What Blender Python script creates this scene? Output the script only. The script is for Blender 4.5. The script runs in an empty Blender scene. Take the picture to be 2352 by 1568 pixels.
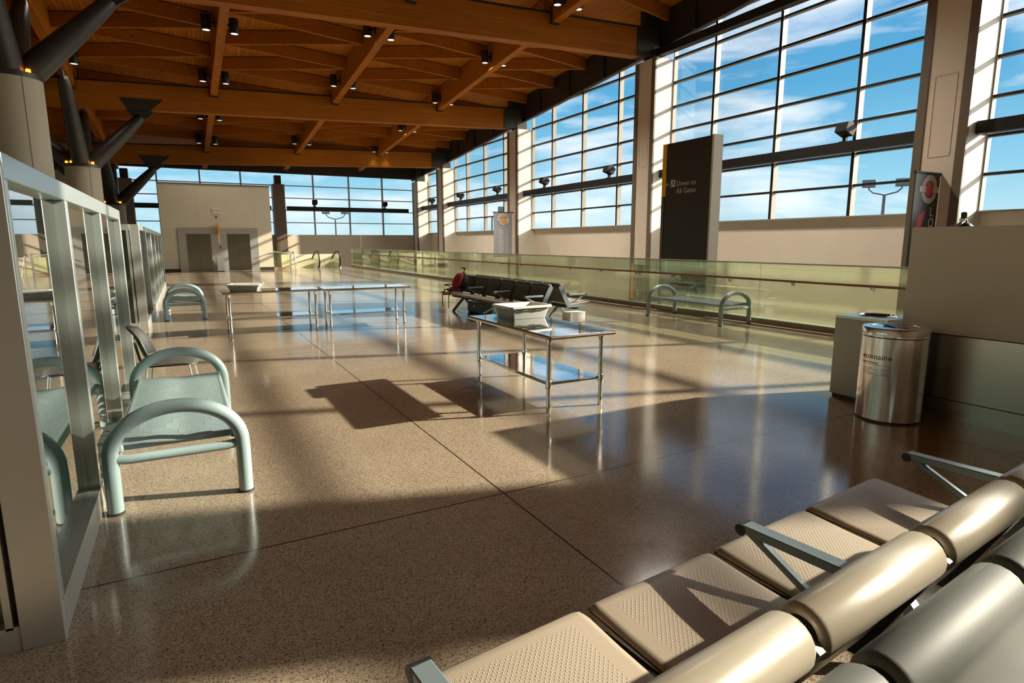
import bpy, bmesh, math, random
from mathutils import Vector, Matrix
random.seed(7)
C = bpy.context.scene.collection
PI = math.pi
scene = bpy.context.scene

# ------------------------------------------------------------------ helpers
class MB:
    """collects shapes and links them as ONE mesh object"""
    def __init__(s):
        s.v = []; s.f = []; s.sm = []; s.uv = None
    def add(s, vs, fs, smooth=False):
        b = len(s.v); s.v += [tuple(p) for p in vs]
        s.f += [tuple(b + i for i in f) for f in fs]; s.sm += [smooth] * len(fs)
        return s
    def box(s, x0, x1, y0, y1, z0, z1, M=None):
        vs = [Vector((x, y, z)) for x in (x0, x1) for y in (y0, y1) for z in (z0, z1)]
        if M: vs = [M @ v for v in vs]
        return s.add(vs, [(0,1,3,2),(4,6,7,5),(0,4,5,1),(2,3,7,6),(0,2,6,4),(1,5,7,3)])
    def bar(s, p, q, w, h, up=(0,0,1), off=0.0):
        """rectangular bar from p to q, width w (sideways), height h (along up), centred, moved by off along up"""
        p = Vector(p); q = Vector(q); d = (q - p).normalized(); up = Vector(up)
        side = d.cross(up).normalized(); u = side.cross(d).normalized()
        vs = []
        for e in (p, q):
            for a, b in ((-1,-1),(1,-1),(1,1),(-1,1)):
                vs.append(e + side*(a*w/2) + u*(b*h/2 + off))
        return s.add(vs, [(0,3,2,1),(4,5,6,7),(0,1,5,4),(1,2,6,5),(2,3,7,6),(3,0,4,7)])
    def tube(s, pts, r, n=12, caps=True, smooth=True, closed=False):
        pts = [Vector(p) for p in pts]; m = len(pts)
        rs = r if isinstance(r, (list, tuple)) else [r]*m
        rings = []; ref = None
        for i, p in enumerate(pts):
            a = pts[i-1] if (i > 0 or closed) else p
            b = pts[(i+1) % m] if (i < m-1 or closed) else p
            t = (b - a).normalized()
            if ref is None:
                ref = t.orthogonal().normalized()
            ref = (ref - t*ref.dot(t)).normalized()
            bi = t.cross(ref)
            rings.append([p + (ref*math.cos(2*PI*k/n) + bi*math.sin(2*PI*k/n))*rs[i] for k in range(n)])
        vs = [v for rg in rings for v in rg]; fs = []
        for i in range(m if closed else m-1):
            j = (i+1) % m
            for k in range(n):
                l = (k+1) % n
                fs.append((i*n+k, i*n+l, j*n+l, j*n+k))
        s.add(vs, fs, smooth)
        if caps and not closed:
            s.add(rings[0], [tuple(range(n-1,-1,-1))]); s.add(rings[-1], [tuple(range(n))])
        return s
    def lathe(s, prof, n=32, o=(0,0,0), smooth=True, axis='Z'):
        o = Vector(o); vs = []; fs = []
        for r, z in prof:
            for k in range(n):
                a = 2*PI*k/n
                p = Vector((r*math.cos(a), r*math.sin(a), z))
                if axis == 'X': p = Vector((p.z, p.x, p.y))
                if axis == 'Y': p = Vector((p.y, p.z, p.x))
                vs.append(o + p)
        for i in range(len(prof)-1):
            for k in range(n):
                l = (k+1) % n
                fs.append((i*n+k, i*n+l, (i+1)*n+l, (i+1)*n+k))
        return s.add(vs, fs, smooth)
    def prism(s, poly, d):
        """poly: list of 3-D points, extruded by vector d"""
        d = Vector(d); n = len(poly); vs = [Vector(p) for p in poly] + [Vector(p)+d for p in poly]
        return s.add(vs, [tuple(range(n-1,-1,-1)), tuple(range(n,2*n))] + [(i,(i+1)%n,n+(i+1)%n,n+i) for i in range(n)])
    def sheet(s, rows, smooth=True, close=False):
        n = len(rows[0]); vs = [p for r in rows for p in r]; fs = []
        for i in range(len(rows)-1):
            for k in range(n-1 if not close else n):
                l = (k+1) % n
                fs.append((i*n+k, i*n+l, (i+1)*n+l, (i+1)*n+k))
        return s.add(vs, fs, smooth)
    def build(s, name, mat, parent=None, bevel=0, seg=2):
        me = bpy.data.meshes.new(name); me.from_pydata(s.v, [], s.f)
        me.polygons.foreach_set('use_smooth', s.sm)
        bm = bmesh.new(); bm.from_mesh(me); bmesh.ops.recalc_face_normals(bm, faces=bm.faces[:]); bm.to_mesh(me); bm.free()
        me.set_sharp_from_angle(angle=math.radians(38))
        if mat: me.materials.append(mat)
        o = bpy.data.objects.new(name, me); C.objects.link(o)
        if parent: o.parent = parent
        if bevel:
            md = o.modifiers.new('bevel', 'BEVEL'); md.width = bevel; md.segments = seg; md.limit_method = 'ANGLE'; md.angle_limit = math.radians(40)
        return o

def tag(o, label=None, cat=None, group=None, kind=None):
    if label: o['label'] = label
    if cat: o['category'] = cat
    if group: o['group'] = group
    if kind: o['kind'] = kind
    return o
def thing(name, label, cat, loc=(0,0,0), rz=0, group=None, kind='thing'):
    o = bpy.data.objects.new(name, None); C.objects.link(o)
    o.location = loc; o.rotation_euler = (0,0,rz); o.empty_display_size = .1
    return tag(o, label, cat, group, kind)
def kids(o): return [c for c in bpy.data.objects if c.parent == o]
def copy_tree(o, parent=None):
    c = o.copy(); C.objects.link(c)
    c.parent = parent
    for ch in kids(o): copy_tree(ch, c)
    return c
def text(name, body, size, mat, parent, M, extrude=.002, align='LEFT', bend=None):
    cu = bpy.data.curves.new(name, 'FONT'); cu.body = body; cu.size = size; cu.extrude = extrude; cu.align_x = align; cu.resolution_u = 3
    tmp = bpy.data.objects.new('tmp_text', cu); C.objects.link(tmp)
    dg = bpy.context.evaluated_depsgraph_get(); dg.update()
    me = bpy.data.meshes.new_from_object(tmp.evaluated_get(dg)); me.name = name
    bpy.data.objects.remove(tmp); bpy.data.curves.remove(cu)
    for v in me.vertices:
        v.co = bend(v.co) if bend else M @ v.co
    me.materials.clear(); me.materials.append(mat)
    o = bpy.data.objects.new(name, me); C.objects.link(o); o.parent = parent
    return o

# ------------------------------------------------------------------ materials
def nodes(name):
    m = bpy.data.materials.new(name); m.use_nodes = True; nt = m.node_tree; nt.nodes.clear()
    out = nt.nodes.new('ShaderNodeOutputMaterial'); return m, nt, out
def N(nt, t, **kw):
    n = nt.nodes.new(t)
    for k, v in kw.items():
        if k in n.inputs: n.inputs[k].default_value = v
        else: setattr(n, k, v)
    return n
def L(nt, a, b): nt.links.new(a, b)
def rgb(h):
    """sRGB 0-255 triple -> linear"""
    return tuple(((c/255)/12.92 if c/255 <= .04045 else ((c/255+.055)/1.055)**2.4) for c in h) + (1,)
def pbr(name, col, rough=.5, metal=0, spec=.5, noise=0, nscale=8, coat=0, bump=0, bscale=60, emit=0, aniso=0):
    m, nt, out = nodes(name)
    b = N(nt, 'ShaderNodeBsdfPrincipled'); L(nt, b.outputs[0], out.inputs[0])
    b.inputs['Base Color'].default_value = col; b.inputs['Roughness'].default_value = rough; b.inputs['Metallic'].default_value = metal
    b.inputs['Specular IOR Level'].default_value = spec; b.inputs['Coat Weight'].default_value = coat
    if aniso: b.inputs['Anisotropic'].default_value = aniso
    if emit:
        b.inputs['Emission Color'].default_value = col; b.inputs['Emission Strength'].default_value = emit
    if noise or bump:
        tc = N(nt, 'ShaderNodeTexCoord')
    if noise:
        nz = N(nt, 'ShaderNodeTexNoise', Scale=nscale, Detail=4.0); L(nt, tc.outputs['Object'], nz.inputs['Vector'])
        mx = N(nt, 'ShaderNodeMix', data_type='RGBA'); L(nt, nz.outputs['Fac'], mx.inputs['Factor'])
        d = lambda k: tuple(min(1, c*k) for c in col[:3]) + (1,)
        mx.inputs[6].default_value = d(1-noise); mx.inputs[7].default_value = d(1+noise); L(nt, mx.outputs[2], b.inputs['Base Color'])
    if bump:
        n2 = N(nt, 'ShaderNodeTexNoise', Scale=bscale, Detail=2.0); L(nt, tc.outputs['Object'], n2.inputs['Vector'])
        bp = N(nt, 'ShaderNodeBump', Strength=bump, Distance=.01); L(nt, n2.outputs['Fac'], bp.inputs['Height']); L(nt, bp.outputs[0], b.inputs['Normal'])
    return m
def wood(name, dark, light, axis, plank=0, rough=.55, ring=22):
    """timber with grain running along axis; plank > 0 adds joints across the other horizontal axis"""
    m, nt, out = nodes(name)
    b = N(nt, 'ShaderNodeBsdfPrincipled', Roughness=rough); L(nt, b.outputs[0], out.inputs[0]); b.inputs['Specular IOR Level'].default_value = .12
    g = N(nt, 'ShaderNodeNewGeometry'); mp = N(nt, 'ShaderNodeMapping'); L(nt, g.outputs['Position'], mp.inputs['Vector'])
    sc = {'X': (.35, ring, ring), 'Y': (ring, .35, ring)}[axis]; mp.inputs['Scale'].default_value = sc
    nz = N(nt, 'ShaderNodeTexNoise', Scale=1.0, Detail=3.0, Roughness=.55); L(nt, mp.outputs[0], nz.inputs['Vector'])
    n2 = N(nt, 'ShaderNodeTexNoise', Scale=.35, Detail=2.0); L(nt, g.outputs['Position'], n2.inputs['Vector'])
    ad = N(nt, 'ShaderNodeMath', operation='MULTIPLY_ADD'); L(nt, nz.outputs['Fac'], ad.inputs[0]); ad.inputs[1].default_value = .7
    sc2 = N(nt, 'ShaderNodeMath', operation='MULTIPLY'); L(nt, n2.outputs['Fac'], sc2.inputs[0]); sc2.inputs[1].default_value = .35; L(nt, sc2.outputs[0], ad.inputs[2])
    rp = N(nt, 'ShaderNodeValToRGB'); rp.color_ramp.elements[0].position = .3; rp.color_ramp.elements[0].color = dark; rp.color_ramp.elements[1].position = .72; rp.color_ramp.elements[1].color = light
    L(nt, ad.outputs[0], rp.inputs[0]); col = rp.outputs[0]
    if plank:
        sx = N(nt, 'ShaderNodeSeparateXYZ'); L(nt, g.outputs['Position'], sx.inputs[0])
        mu = N(nt, 'ShaderNodeMath', operation='MULTIPLY'); L(nt, sx.outputs['X' if axis == 'Y' else 'Y'], mu.inputs[0]); mu.inputs[1].default_value = 1/plank
        fr = N(nt, 'ShaderNodeMath', operation='FRACT'); L(nt, mu.outputs[0], fr.inputs[0])
        fl = N(nt, 'ShaderNodeMath', operation='FLOOR'); L(nt, mu.outputs[0], fl.inputs[0])
        wn = N(nt, 'ShaderNodeTexWhiteNoise', noise_dimensions='1D'); L(nt, fl.outputs[0], wn.inputs['W'])
        lt = N(nt, 'ShaderNodeMath', operation='LESS_THAN'); L(nt, fr.outputs[0], lt.inputs[0]); lt.inputs[1].default_value = .09
        hv = N(nt, 'ShaderNodeHueSaturation'); L(nt, col, hv.inputs['Color'])
        mr = N(nt, 'ShaderNodeMapRange'); L(nt, wn.outputs['Value'], mr.inputs['Value']); mr.inputs['To Min'].default_value = .88; mr.inputs['To Max'].default_value = 1.1
        L(nt, mr.outputs[0], hv.inputs['Value'])
        mx = N(nt, 'ShaderNodeMix', data_type='RGBA'); L(nt, lt.outputs[0], mx.inputs['Factor']); L(nt, hv.outputs[0], mx.inputs[6])
        mx.inputs[7].default_value = tuple(c*.5 for c in dark[:3]) + (1,); col = mx.outputs[2]
    L(nt, col, b.inputs['Base Color'])
    return m
def glass(name, tint, refl=1.0, diff=0.0, dcol=(1,1,1,1), rough=0.0, ior=1.5):
    """thin pane: clear or tinted see-through, Fresnel mirror, optional frosted share"""
    m, nt, out = nodes(name)
    tr = N(nt, 'ShaderNodeBsdfTransparent', Color=tint)
    base = tr.outputs[0]
    if diff:
        df = N(nt, 'ShaderNodeBsdfDiffuse', Color=dcol); tl = N(nt, 'ShaderNodeBsdfTranslucent', Color=dcol)
        m0 = N(nt, 'ShaderNodeMixShader'); m0.inputs[0].default_value = .5; L(nt, df.outputs[0], m0.inputs[1]); L(nt, tl.outputs[0], m0.inputs[2])
        m1 = N(nt, 'ShaderNodeMixShader'); m1.inputs[0].default_value = diff; L(nt, base, m1.inputs[1]); L(nt, m0.outputs[0], m1.inputs[2]); base = m1.outputs[0]
    gl = N(nt, 'ShaderNodeBsdfGlossy', Roughness=rough)
    fr = N(nt, 'ShaderNodeFresnel', IOR=ior)
    mu = N(nt, 'ShaderNodeMath', operation='MULTIPLY', use_clamp=True); L(nt, fr.outputs[0], mu.inputs[0]); mu.inputs[1].default_value = refl
    mx = N(nt, 'ShaderNodeMixShader'); L(nt, mu.outputs[0], mx.inputs[0]); L(nt, base, mx.inputs[1]); L(nt, gl.outputs[0], mx.inputs[2])
    L(nt, mx.outputs[0], out.inputs[0])
    return m

MT = {}
def floor_material():
    m, nt, out = nodes('terrazzo')
    b = N(nt, 'ShaderNodeBsdfPrincipled'); L(nt, b.outputs[0], out.inputs[0])
    g = N(nt, 'ShaderNodeNewGeometry'); P = g.outputs['Position']
    v1 = N(nt, 'ShaderNodeTexVoronoi', Scale=220.0); L(nt, P, v1.inputs['Vector'])
    r1 = N(nt, 'ShaderNodeValToRGB'); e = r1.color_ramp.elements
    e[0].position = 0; e[0].color = (.06,.045,.033,1); e[1].position = 1; e[1].color = (.46,.375,.265,1)
    for p, c in ((.16, (.16,.125,.09,1)), (.30, (.29,.235,.165,1)), (.7, (.37,.30,.215,1))):
        k = e.new(p); k.color = c
    sp = N(nt, 'ShaderNodeSeparateColor'); L(nt, v1.outputs['Color'], sp.inputs[0]); L(nt, sp.outputs[0], r1.inputs[0])
    n2 = N(nt, 'ShaderNodeTexNoise', Scale=1.3, Detail=4.0); L(nt, P, n2.inputs['Vector'])
    mr = N(nt, 'ShaderNodeMapRange'); L(nt, n2.outputs['Fac'], mr.inputs['Value']); mr.inputs['To Min'].default_value = .82; mr.inputs['To Max'].default_value = 1.18
    hv = N(nt, 'ShaderNodeHueSaturation'); L(nt, r1.outputs[0], hv.inputs['Color']); L(nt, mr.outputs[0], hv.inputs['Value'])
    # dark divider strips every 6 m
    sx = N(nt, 'ShaderNodeSeparateXYZ'); L(nt, P, sx.inputs[0])
    def strip(o, off):
        a = N(nt, 'ShaderNodeMath', operation='ADD'); L(nt, o, a.inputs[0]); a.inputs[1].default_value = 60 - off + .006
        d = N(nt, 'ShaderNodeMath', operation='DIVIDE'); L(nt, a.outputs[0], d.inputs[0]); d.inputs[1].default_value = 6.0
        f = N(nt, 'ShaderNodeMath', operation='FRACT'); L(nt, d.outputs[0], f.inputs[0])
        l = N(nt, 'ShaderNodeMath', operation='LESS_THAN'); L(nt, f.outputs[0], l.inputs[0]); l.inputs[1].default_value = .012/6
        return l.outputs[0]
    mxs = N(nt, 'ShaderNodeMath', operation='MAXIMUM'); L(nt, strip(sx.outputs['X'], 1.74), mxs.inputs[0]); L(nt, strip(sx.outputs['Y'], 3.32), mxs.inputs[1])
    mx = N(nt, 'ShaderNodeMix', data_type='RGBA'); L(nt, mxs.outputs[0], mx.inputs['Factor']); L(nt, hv.outputs[0], mx.inputs[6]); mx.inputs[7].default_value = (.03,.025,.02,1)
    L(nt, mx.outputs[2], b.inputs['Base Color'])
    n3 = N(nt, 'ShaderNodeTexNoise', Scale=2.2, Detail=3.0); L(nt, P, n3.inputs['Vector'])
    m3 = N(nt, 'ShaderNodeMapRange'); L(nt, n3.outputs['Fac'], m3.inputs['Value']); m3.inputs['To Min'].default_value = .07; m3.inputs['To Max'].default_value = .17
    L(nt, m3.outputs[0], b.inputs['Roughness'])
    b.inputs['Specular IOR Level'].default_value = .75
    return m
def panel_wall(name, col, pitch_z=0, pitch_h=0, rough=.6, line=.6, zoff=0.0):
    """painted panels with thin joints"""
    m, nt, out = nodes(name)
    b = N(nt, 'ShaderNodeBsdfPrincipled', Roughness=rough); L(nt, b.outputs[0], out.inputs[0]); b.inputs['Specular IOR Level'].default_value = .3
    g = N(nt, 'ShaderNodeNewGeometry'); sx = N(nt, 'ShaderNodeSeparateXYZ'); L(nt, g.outputs['Position'], sx.inputs[0])
    fac = None
    def joint(o, pitch, w, off=0.0):
        d = N(nt, 'ShaderNodeMath', operation='MULTIPLY_ADD'); L(nt, o, d.inputs[0]); d.inputs[1].default_value = 1/pitch; d.inputs[2].default_value = 50 + off
        f = N(nt, 'ShaderNodeMath', operation='FRACT'); L(nt, d.outputs[0], f.inputs[0])
        l = N(nt, 'ShaderNodeMath', operation='LESS_THAN'); L(nt, f.outputs[0], l.inputs[0]); l.inputs[1].default_value = w/pitch
        return l.outputs[0]
    js = []
    if pitch_z: js.append(joint(sx.outputs['Z'], pitch_z, .02, zoff))
    if pitch_h:
        a = N(nt, 'ShaderNodeMath', operation='ADD'); L(nt, sx.outputs['X'], a.inputs[0]); L(nt, sx.outputs['Y'], a.inputs[1]); js.append(joint(a.outputs[0], pitch_h, .02))
    nz = N(nt, 'ShaderNodeTexNoise', Scale=1.1, Detail=3.0); L(nt, g.outputs['Position'], nz.inputs['Vector'])
    mr = N(nt, 'ShaderNodeMapRange'); L(nt, nz.outputs['Fac'], mr.inputs['Value']); mr.inputs['To Min'].default_value = .93; mr.inputs['To Max'].default_value = 1.07
    hv = N(nt, 'ShaderNodeHueSaturation', Color=col); L(nt, mr.outputs[0], hv.inputs['Value'])
    o = hv.outputs[0]
    for j in js:
        mx = N(nt, 'ShaderNodeMix', data_type='RGBA'); L(nt, j, mx.inputs['Factor']); L(nt, o, mx.inputs[6]); mx.inputs[7].default_value = tuple(c*line for c in col[:3]) + (1,); o = mx.outputs[2]
    L(nt, o, b.inputs['Base Color'])
    return m
def dotted(name, col, pitch, rough, metal, hole=False, depth=.6):
    """sheet with a regular grid of raised dots (or dark holes)"""
    m, nt, out = nodes(name)
    b = N(nt, 'ShaderNodeBsdfPrincipled', Roughness=rough, Metallic=metal); b.inputs['Base Color'].default_value = col; L(nt, b.outputs[0], out.inputs[0])
    tc = N(nt, 'ShaderNodeTexCoord'); sx = N(nt, 'ShaderNodeSeparateXYZ'); L(nt, tc.outputs['Object'], sx.inputs[0])
    def w(o, ph=0.0):
        a = N(nt, 'ShaderNodeMath', operation='MULTIPLY_ADD'); L(nt, o, a.inputs[0]); a.inputs[1].default_value = 2*PI/pitch; a.inputs[2].default_value = ph
        s = N(nt, 'ShaderNodeMath', operation='SINE'); L(nt, a.outputs[0], s.inputs[0]); return s.outputs[0]
    mu = N(nt, 'ShaderNodeMath', operation='MULTIPLY')
    if hole:
        L(nt, w(sx.outputs['Y']), mu.inputs[0]); L(nt, w(sx.outputs['Z']), mu.inputs[1])
    else:
        L(nt, w(sx.outputs['X']), mu.inputs[0]); L(nt, w(sx.outputs['Y']), mu.inputs[1])
    mr = N(nt, 'ShaderNodeMapRange'); L(nt, mu.outputs[0], mr.inputs['Value']); mr.inputs['From Min'].default_value = .55; mr.inputs['From Max'].default_value = .95
    if not hole:
        def band(o, off, half):
            a = N(nt, 'ShaderNodeMath', operation='ADD'); L(nt, o, a.inputs[0]); a.inputs[1].default_value = off
            b_ = N(nt, 'ShaderNodeMath', operation='ABSOLUTE'); L(nt, a.outputs[0], b_.inputs[0])
            c_ = N(nt, 'ShaderNodeMath', operation='LESS_THAN'); L(nt, b_.outputs[0], c_.inputs[0]); c_.inputs[1].default_value = half; return c_.outputs[0]
        k1 = N(nt, 'ShaderNodeMath', operation='MULTIPLY'); L(nt, band(sx.outputs['X'], 0, .235), k1.inputs[0]); L(nt, band(sx.outputs['Y'], .26, .19), k1.inputs[1])
        k2 = N(nt, 'ShaderNodeMath', operation='MULTIPLY'); L(nt, k1.outputs[0], k2.inputs[0]); L(nt, mr.outputs[0], k2.inputs[1]); mr = k2
    if hole:
        mx = N(nt, 'ShaderNodeMix', data_type='RGBA'); L(nt, mr.outputs[0], mx.inputs['Factor']); mx.inputs[6].default_value = col; mx.inputs[7].default_value = tuple(c*.35 for c in col[:3]) + (1,); L(nt, mx.outputs[2], b.inputs['Base Color'])
    else:
        bp = N(nt, 'ShaderNodeBump', Strength=depth, Distance=.002); L(nt, mr.outputs[0], bp.inputs['Height']); L(nt, bp.outputs[0], b.inputs['Normal'])
    return m
def brushed(name, col, rough=.25, axis='Z'):
    """stainless sheet with a fine brushed grain"""
    m, nt, out = nodes(name)
    b = N(nt, 'ShaderNodeBsdfPrincipled', Metallic=1.0); b.inputs['Base Color'].default_value = col; L(nt, b.outputs[0], out.inputs[0])
    tc = N(nt, 'ShaderNodeTexCoord'); mp = N(nt, 'ShaderNodeMapping'); L(nt, tc.outputs['Object'], mp.inputs['Vector'])
    mp.inputs['Scale'].default_value = {'Z': (420,420,2), 'X': (2,420,420), 'Y': (420,2,420)}[axis]
    nz = N(nt, 'ShaderNodeTexNoise', Scale=1.0, Detail=2.0); L(nt, mp.outputs[0], nz.inputs['Vector'])
    mr = N(nt, 'ShaderNodeMapRange'); L(nt, nz.outputs['Fac'], mr.inputs['Value']); mr.inputs['To Min'].default_value = rough*.9; mr.inputs['To Max'].default_value = rough*1.12
    L(nt, mr.outputs[0], b.inputs['Roughness'])
    return m

MT['floor'] = floor_material()
MT['beige'] = panel_wall('beige_panel', (.66,.58,.46,1), 0, 2.4)
MT['siding'] = panel_wall('beige_siding', (.74,.65,.53,1), 1.4, 0, line=.82, zoff=.55)
MT['pillar'] = panel_wall('pillar_beige', (.68,.57,.46,1))
MT['fin'] = panel_wall('pillar_fin', (.72,.68,.58,1), 0, 0)
MT['cream'] = panel_wall('elevator_wall', (.60,.555,.43,1), 2.55, 3.1, zoff=.06, line=.8)
MT['concrete'] = pbr('column_beige', (.47,.425,.32,1), .7, noise=.12, nscale=2)
MT['deck'] = wood('roof_deck', (.28,.085,.007,1), (.50,.18,.018,1), 'Y', plank=.16)
MT['glulam_x'] = wood('glulam_beam', (.24,.074,.006,1), (.46,.155,.013,1), 'X')
MT['glulam_y'] = wood('glulam_girder', (.25,.078,.006,1), (.48,.163,.014,1), 'Y')
MT['steel_dark'] = pbr('bronze_steel', (.028,.022,.016,1), .5, spec=.4)
MT['trim_brown'] = pbr('brown_trim', (.14,.105,.07,1), .5)
MT['strut'] = pbr('strut_steel', (.035,.033,.03,1), .38, spec=.5)
MT['mullion'] = pbr('mullion_paint', (.33,.30,.25,1), .4)
MT['head'] = pbr('head_frame', (.30,.28,.25,1), .45)
MT['transom'] = pbr('transom_bronze', (.014,.012,.01,1), .5, spec=.35)
MT['door'] = brushed('elevator_door', (.30,.29,.235,1), .22)
MT['black'] = pbr('black', (.012,.012,.012,1), .45)
MT['pane'] = glass('window_glass', (.95,.975,.98,1), .1)
MT['rail_glass'] = glass('railing_glass', (.89,.94,.82,1), .6, .055, (.74,.78,.52,1))
MT['screen_glass'] = glass('screen_glass', (.42,.62,.53,1), 1.9, .32, (.40,.64,.52,1), .01)
MT['alu'] = pbr('aluminium', (.58,.64,.61,1), .3, metal=.72, noise=.06, nscale=3)
MT['alu_soft'] = pbr('aluminium_satin', (.46,.46,.43,1), .4, metal=.6)
MT['stainless'] = brushed('stainless', (.82,.81,.78,1), .15)
MT['stainless_dk'] = brushed('stainless_panel', (.52,.49,.43,1), .24)
MT['polish'] = pbr('polished_steel', (.78,.78,.77,1), .05, metal=1, bump=.06, bscale=3)
MT['leg_steel'] = pbr('leg_steel', (.66,.62,.56,1), .2, metal=1)
MT['bench'] = pbr('bench_paint', (.27,.365,.375,1), .33, spec=.5, coat=.2)
MT['bin'] = pbr('bin_plastic', (.66,.68,.63,1), .45)
MT['seat_pan'] = dotted('seat_pan', (.34,.285,.215,1), .019, .42, .0, False, .9)
MT['seat_vinyl'] = pbr('seat_vinyl', (.33,.295,.225,1), .27, metal=.1)
MT['seat_back2'] = pbr('seat_vinyl_shaded', (.075,.08,.07,1), .6, spec=.4)  # darker copy of seat_vinyl, shade on these rows put into the colour
MT['arm'] = pbr('arm_aluminium', (.20,.26,.28,1), .38, metal=.35)
MT['white'] = pbr('white_paint', (.82,.82,.78,1), .5)
MT['kiosk'] = pbr('kiosk_panel', (.84,.82,.75,1), .55)
MT['signdark'] = pbr('sign_dark', (.03,.025,.018,1), .45)
MT['yellow'] = pbr('sign_yellow', (.80,.42,.01,1), .45)
MT['orange'] = pbr('sign_orange', (.85,.33,.02,1), .45)
MT['letters'] = pbr('sign_letters', (.62,.58,.50,1), .5)
MT['ink'] = pbr('dark_ink', (.05,.05,.05,1), .6)
MT['red'] = pbr('red_paint', (.55,.03,.04,1), .5)
MT['redcloth'] = pbr('red_fabric', (.32,.03,.02,1), .85, noise=.3, nscale=20)
MT['blackcloth'] = pbr('black_fabric', (.015,.015,.017,1), .9)
MT['banner'] = pbr('banner_grey', (.42,.42,.45,1), .7)
MT['greychair'] = pbr('chair_shell', (.075,.075,.07,1), .38)
MT['brown_rail'] = pbr('rail_wood', (.22,.10,.045,1), .35)
MT['curb'] = pbr('curb_metal', (.36,.25,.155,1), .4)
MT['amber'] = pbr('amber_lamp', (1.0,.20,.008,1), .4, emit=6)
MT['lens'] = pbr('lamp_lens', (.95,.9,.82,1), .3, emit=.9)
MT['rubber'] = pbr('black_rubber', (.02,.02,.02,1), .6)
MT['blue'] = pbr('logo_blue', (.02,.12,.45,1), .5)
MT['bun'] = pbr('logo_bun', (.85,.48,.06,1), .5)
MT['pole'] = pbr('galvanised_pole', (.16,.18,.19,1), .5, metal=.3)
MT['carhouse'] = pbr('flood_housing', (.018,.016,.014,1), .7, spec=.2)
MT['signbrown'] = pbr('directory_panel', (.16,.15,.11,1), .5)

# ------------------------------------------------------------------ setting
D = 19.35                      # window wall
YC = [9.19 + 12.02*k for k in range(-1, 4)] + [51.1]     # pillar centres
YFAR = 53.5
RX = 10.15                     # glass railing
def zb(x, y): return 10.44 + .04*x - .0835*y              # underside of the long beams
def head(y): return 11.93 - .0835*y
YN, XL = -14.0, -10.0

S = lambda o, label=None: tag(o, label, None, None, 'structure')
# floor: main concourse with the open well along the window wall
fb = MB()
fb.box(XL, RX-.12, YN, 42.0, -.4, 0)
fb.box(XL, 5.6, 42.0, 54.0, -.4, 0)
S(fb.build('floor', MT['floor']), 'polished speckled terrazzo concourse floor with thin dark divider strips')
S(MB().box(RX-.12, D+.3, YN, 54, -6.0, -5.6).box(5.6, RX-.12, 42, 54, -6.0, -5.6).build('floor_below', MT['concrete']))
S(MB().box(RX-.14, RX-.12, YN, 42, -.6, 0).box(5.6, RX-.12, 42.0, 42.02, -.6, 0).build('trim_1', MT['curb']))
# ceiling: sloping timber deck
cb = MB()
pts = [(XL-1, YN-1), (D+.9, YN-1), (D+.9, 55), (XL-1, 55)]
lo = [Vector((x, y, zb(x, y)+1.9)) for x, y in pts]; hi = [p + Vector((0,0,.5)) for p in lo]
cb.add(lo + hi, [(0,1,2,3),(7,6,5,4),(0,4,5,1),(1,5,6,2),(2,6,7,3),(3,7,4,0)])
ceil = S(cb.build('ceiling', MT['deck']), 'sloping timber plank roof deck carried by long beams')
GX = [13.29, 7.48, 1.83, -3.72, -9.4]
GR = [18.8] + GX               # right-hand neighbour of every cell
pn = 0
for bi in range(0, 5):
    y0, y1 = YC[bi], YC[bi+1]
    span = y1 - y0
    n = 4 if span > 8 else 2
    st = span/n
    for ci in range(len(GX)):
        xr, xl = GR[ci] - .16, GX[ci] + .16
        if xl > 10 and ci == 0: xr = 18.75
        for j in range(n):
            yr = y0 + st*(j + .8); yl = y0 + st*(j + .3); yl2 = y0 + st*(j + 1.3)
            for a, b in ((yl, yr), (yl2, yr)):
                if a > y1 - .3 or b > y1 - .25 or a < y0 + .25: continue
                if ci >= 3 and bi < 2: continue
                p = (xl, a, zb(xl, a) + 1.62); q = (xr, b, zb(xr, b) + 1.62)
                if bi < 1 or pn >= 98: continue
                MB().bar(p, q, .13, .5).build('purlin', MT['glulam_x'], ceil); pn += 1

# walls
S(MB().box(D, D+.35, YN, 54, -5.6, 2.42).build('wall_right', MT['siding']))
S(MB().box(XL, D+.3, YFAR, YFAR+.3, -5.6, 2.30).build('wall_far', MT['beige']))
wl = MB(); wl.add([(XL-.3, YN, -.4), (XL-.3, 54, -.4), (XL-.3, 54, zb(XL, 54)+2), (XL-.3, YN, zb(XL, YN)+2),
                   (XL, YN, -.4), (XL, 54, -.4), (XL, 54, zb(XL, 54)+2), (XL, YN, zb(XL, YN)+2)],
                  [(0,1,2,3),(7,6,5,4),(0,4,5,1),(1,5,6,2),(2,6,7,3),(3,7,4,0)])
S(wl.build('wall_left', MT['concrete']))
S(MB().box(XL, D, YN-.3, YN, -5.6, 14.2).build('wall_near', MT['beige']))
S(MB().box(5.6, 9.3, 42.05, 42.2, -.6, .88).build('wall_parapet', MT['beige']), 'low beige parapet wall beyond the escalator')
# spandrel ledge of the window wall (sill board)
S(MB().box(D, D+.3, 51.75, 54, 2.4, 9).build('wall_corner', MT['beige']))
S(MB().box(D-.26, D+.3, YN, 54, 2.415, 2.455).build('trim_2', MT['head']))

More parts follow.
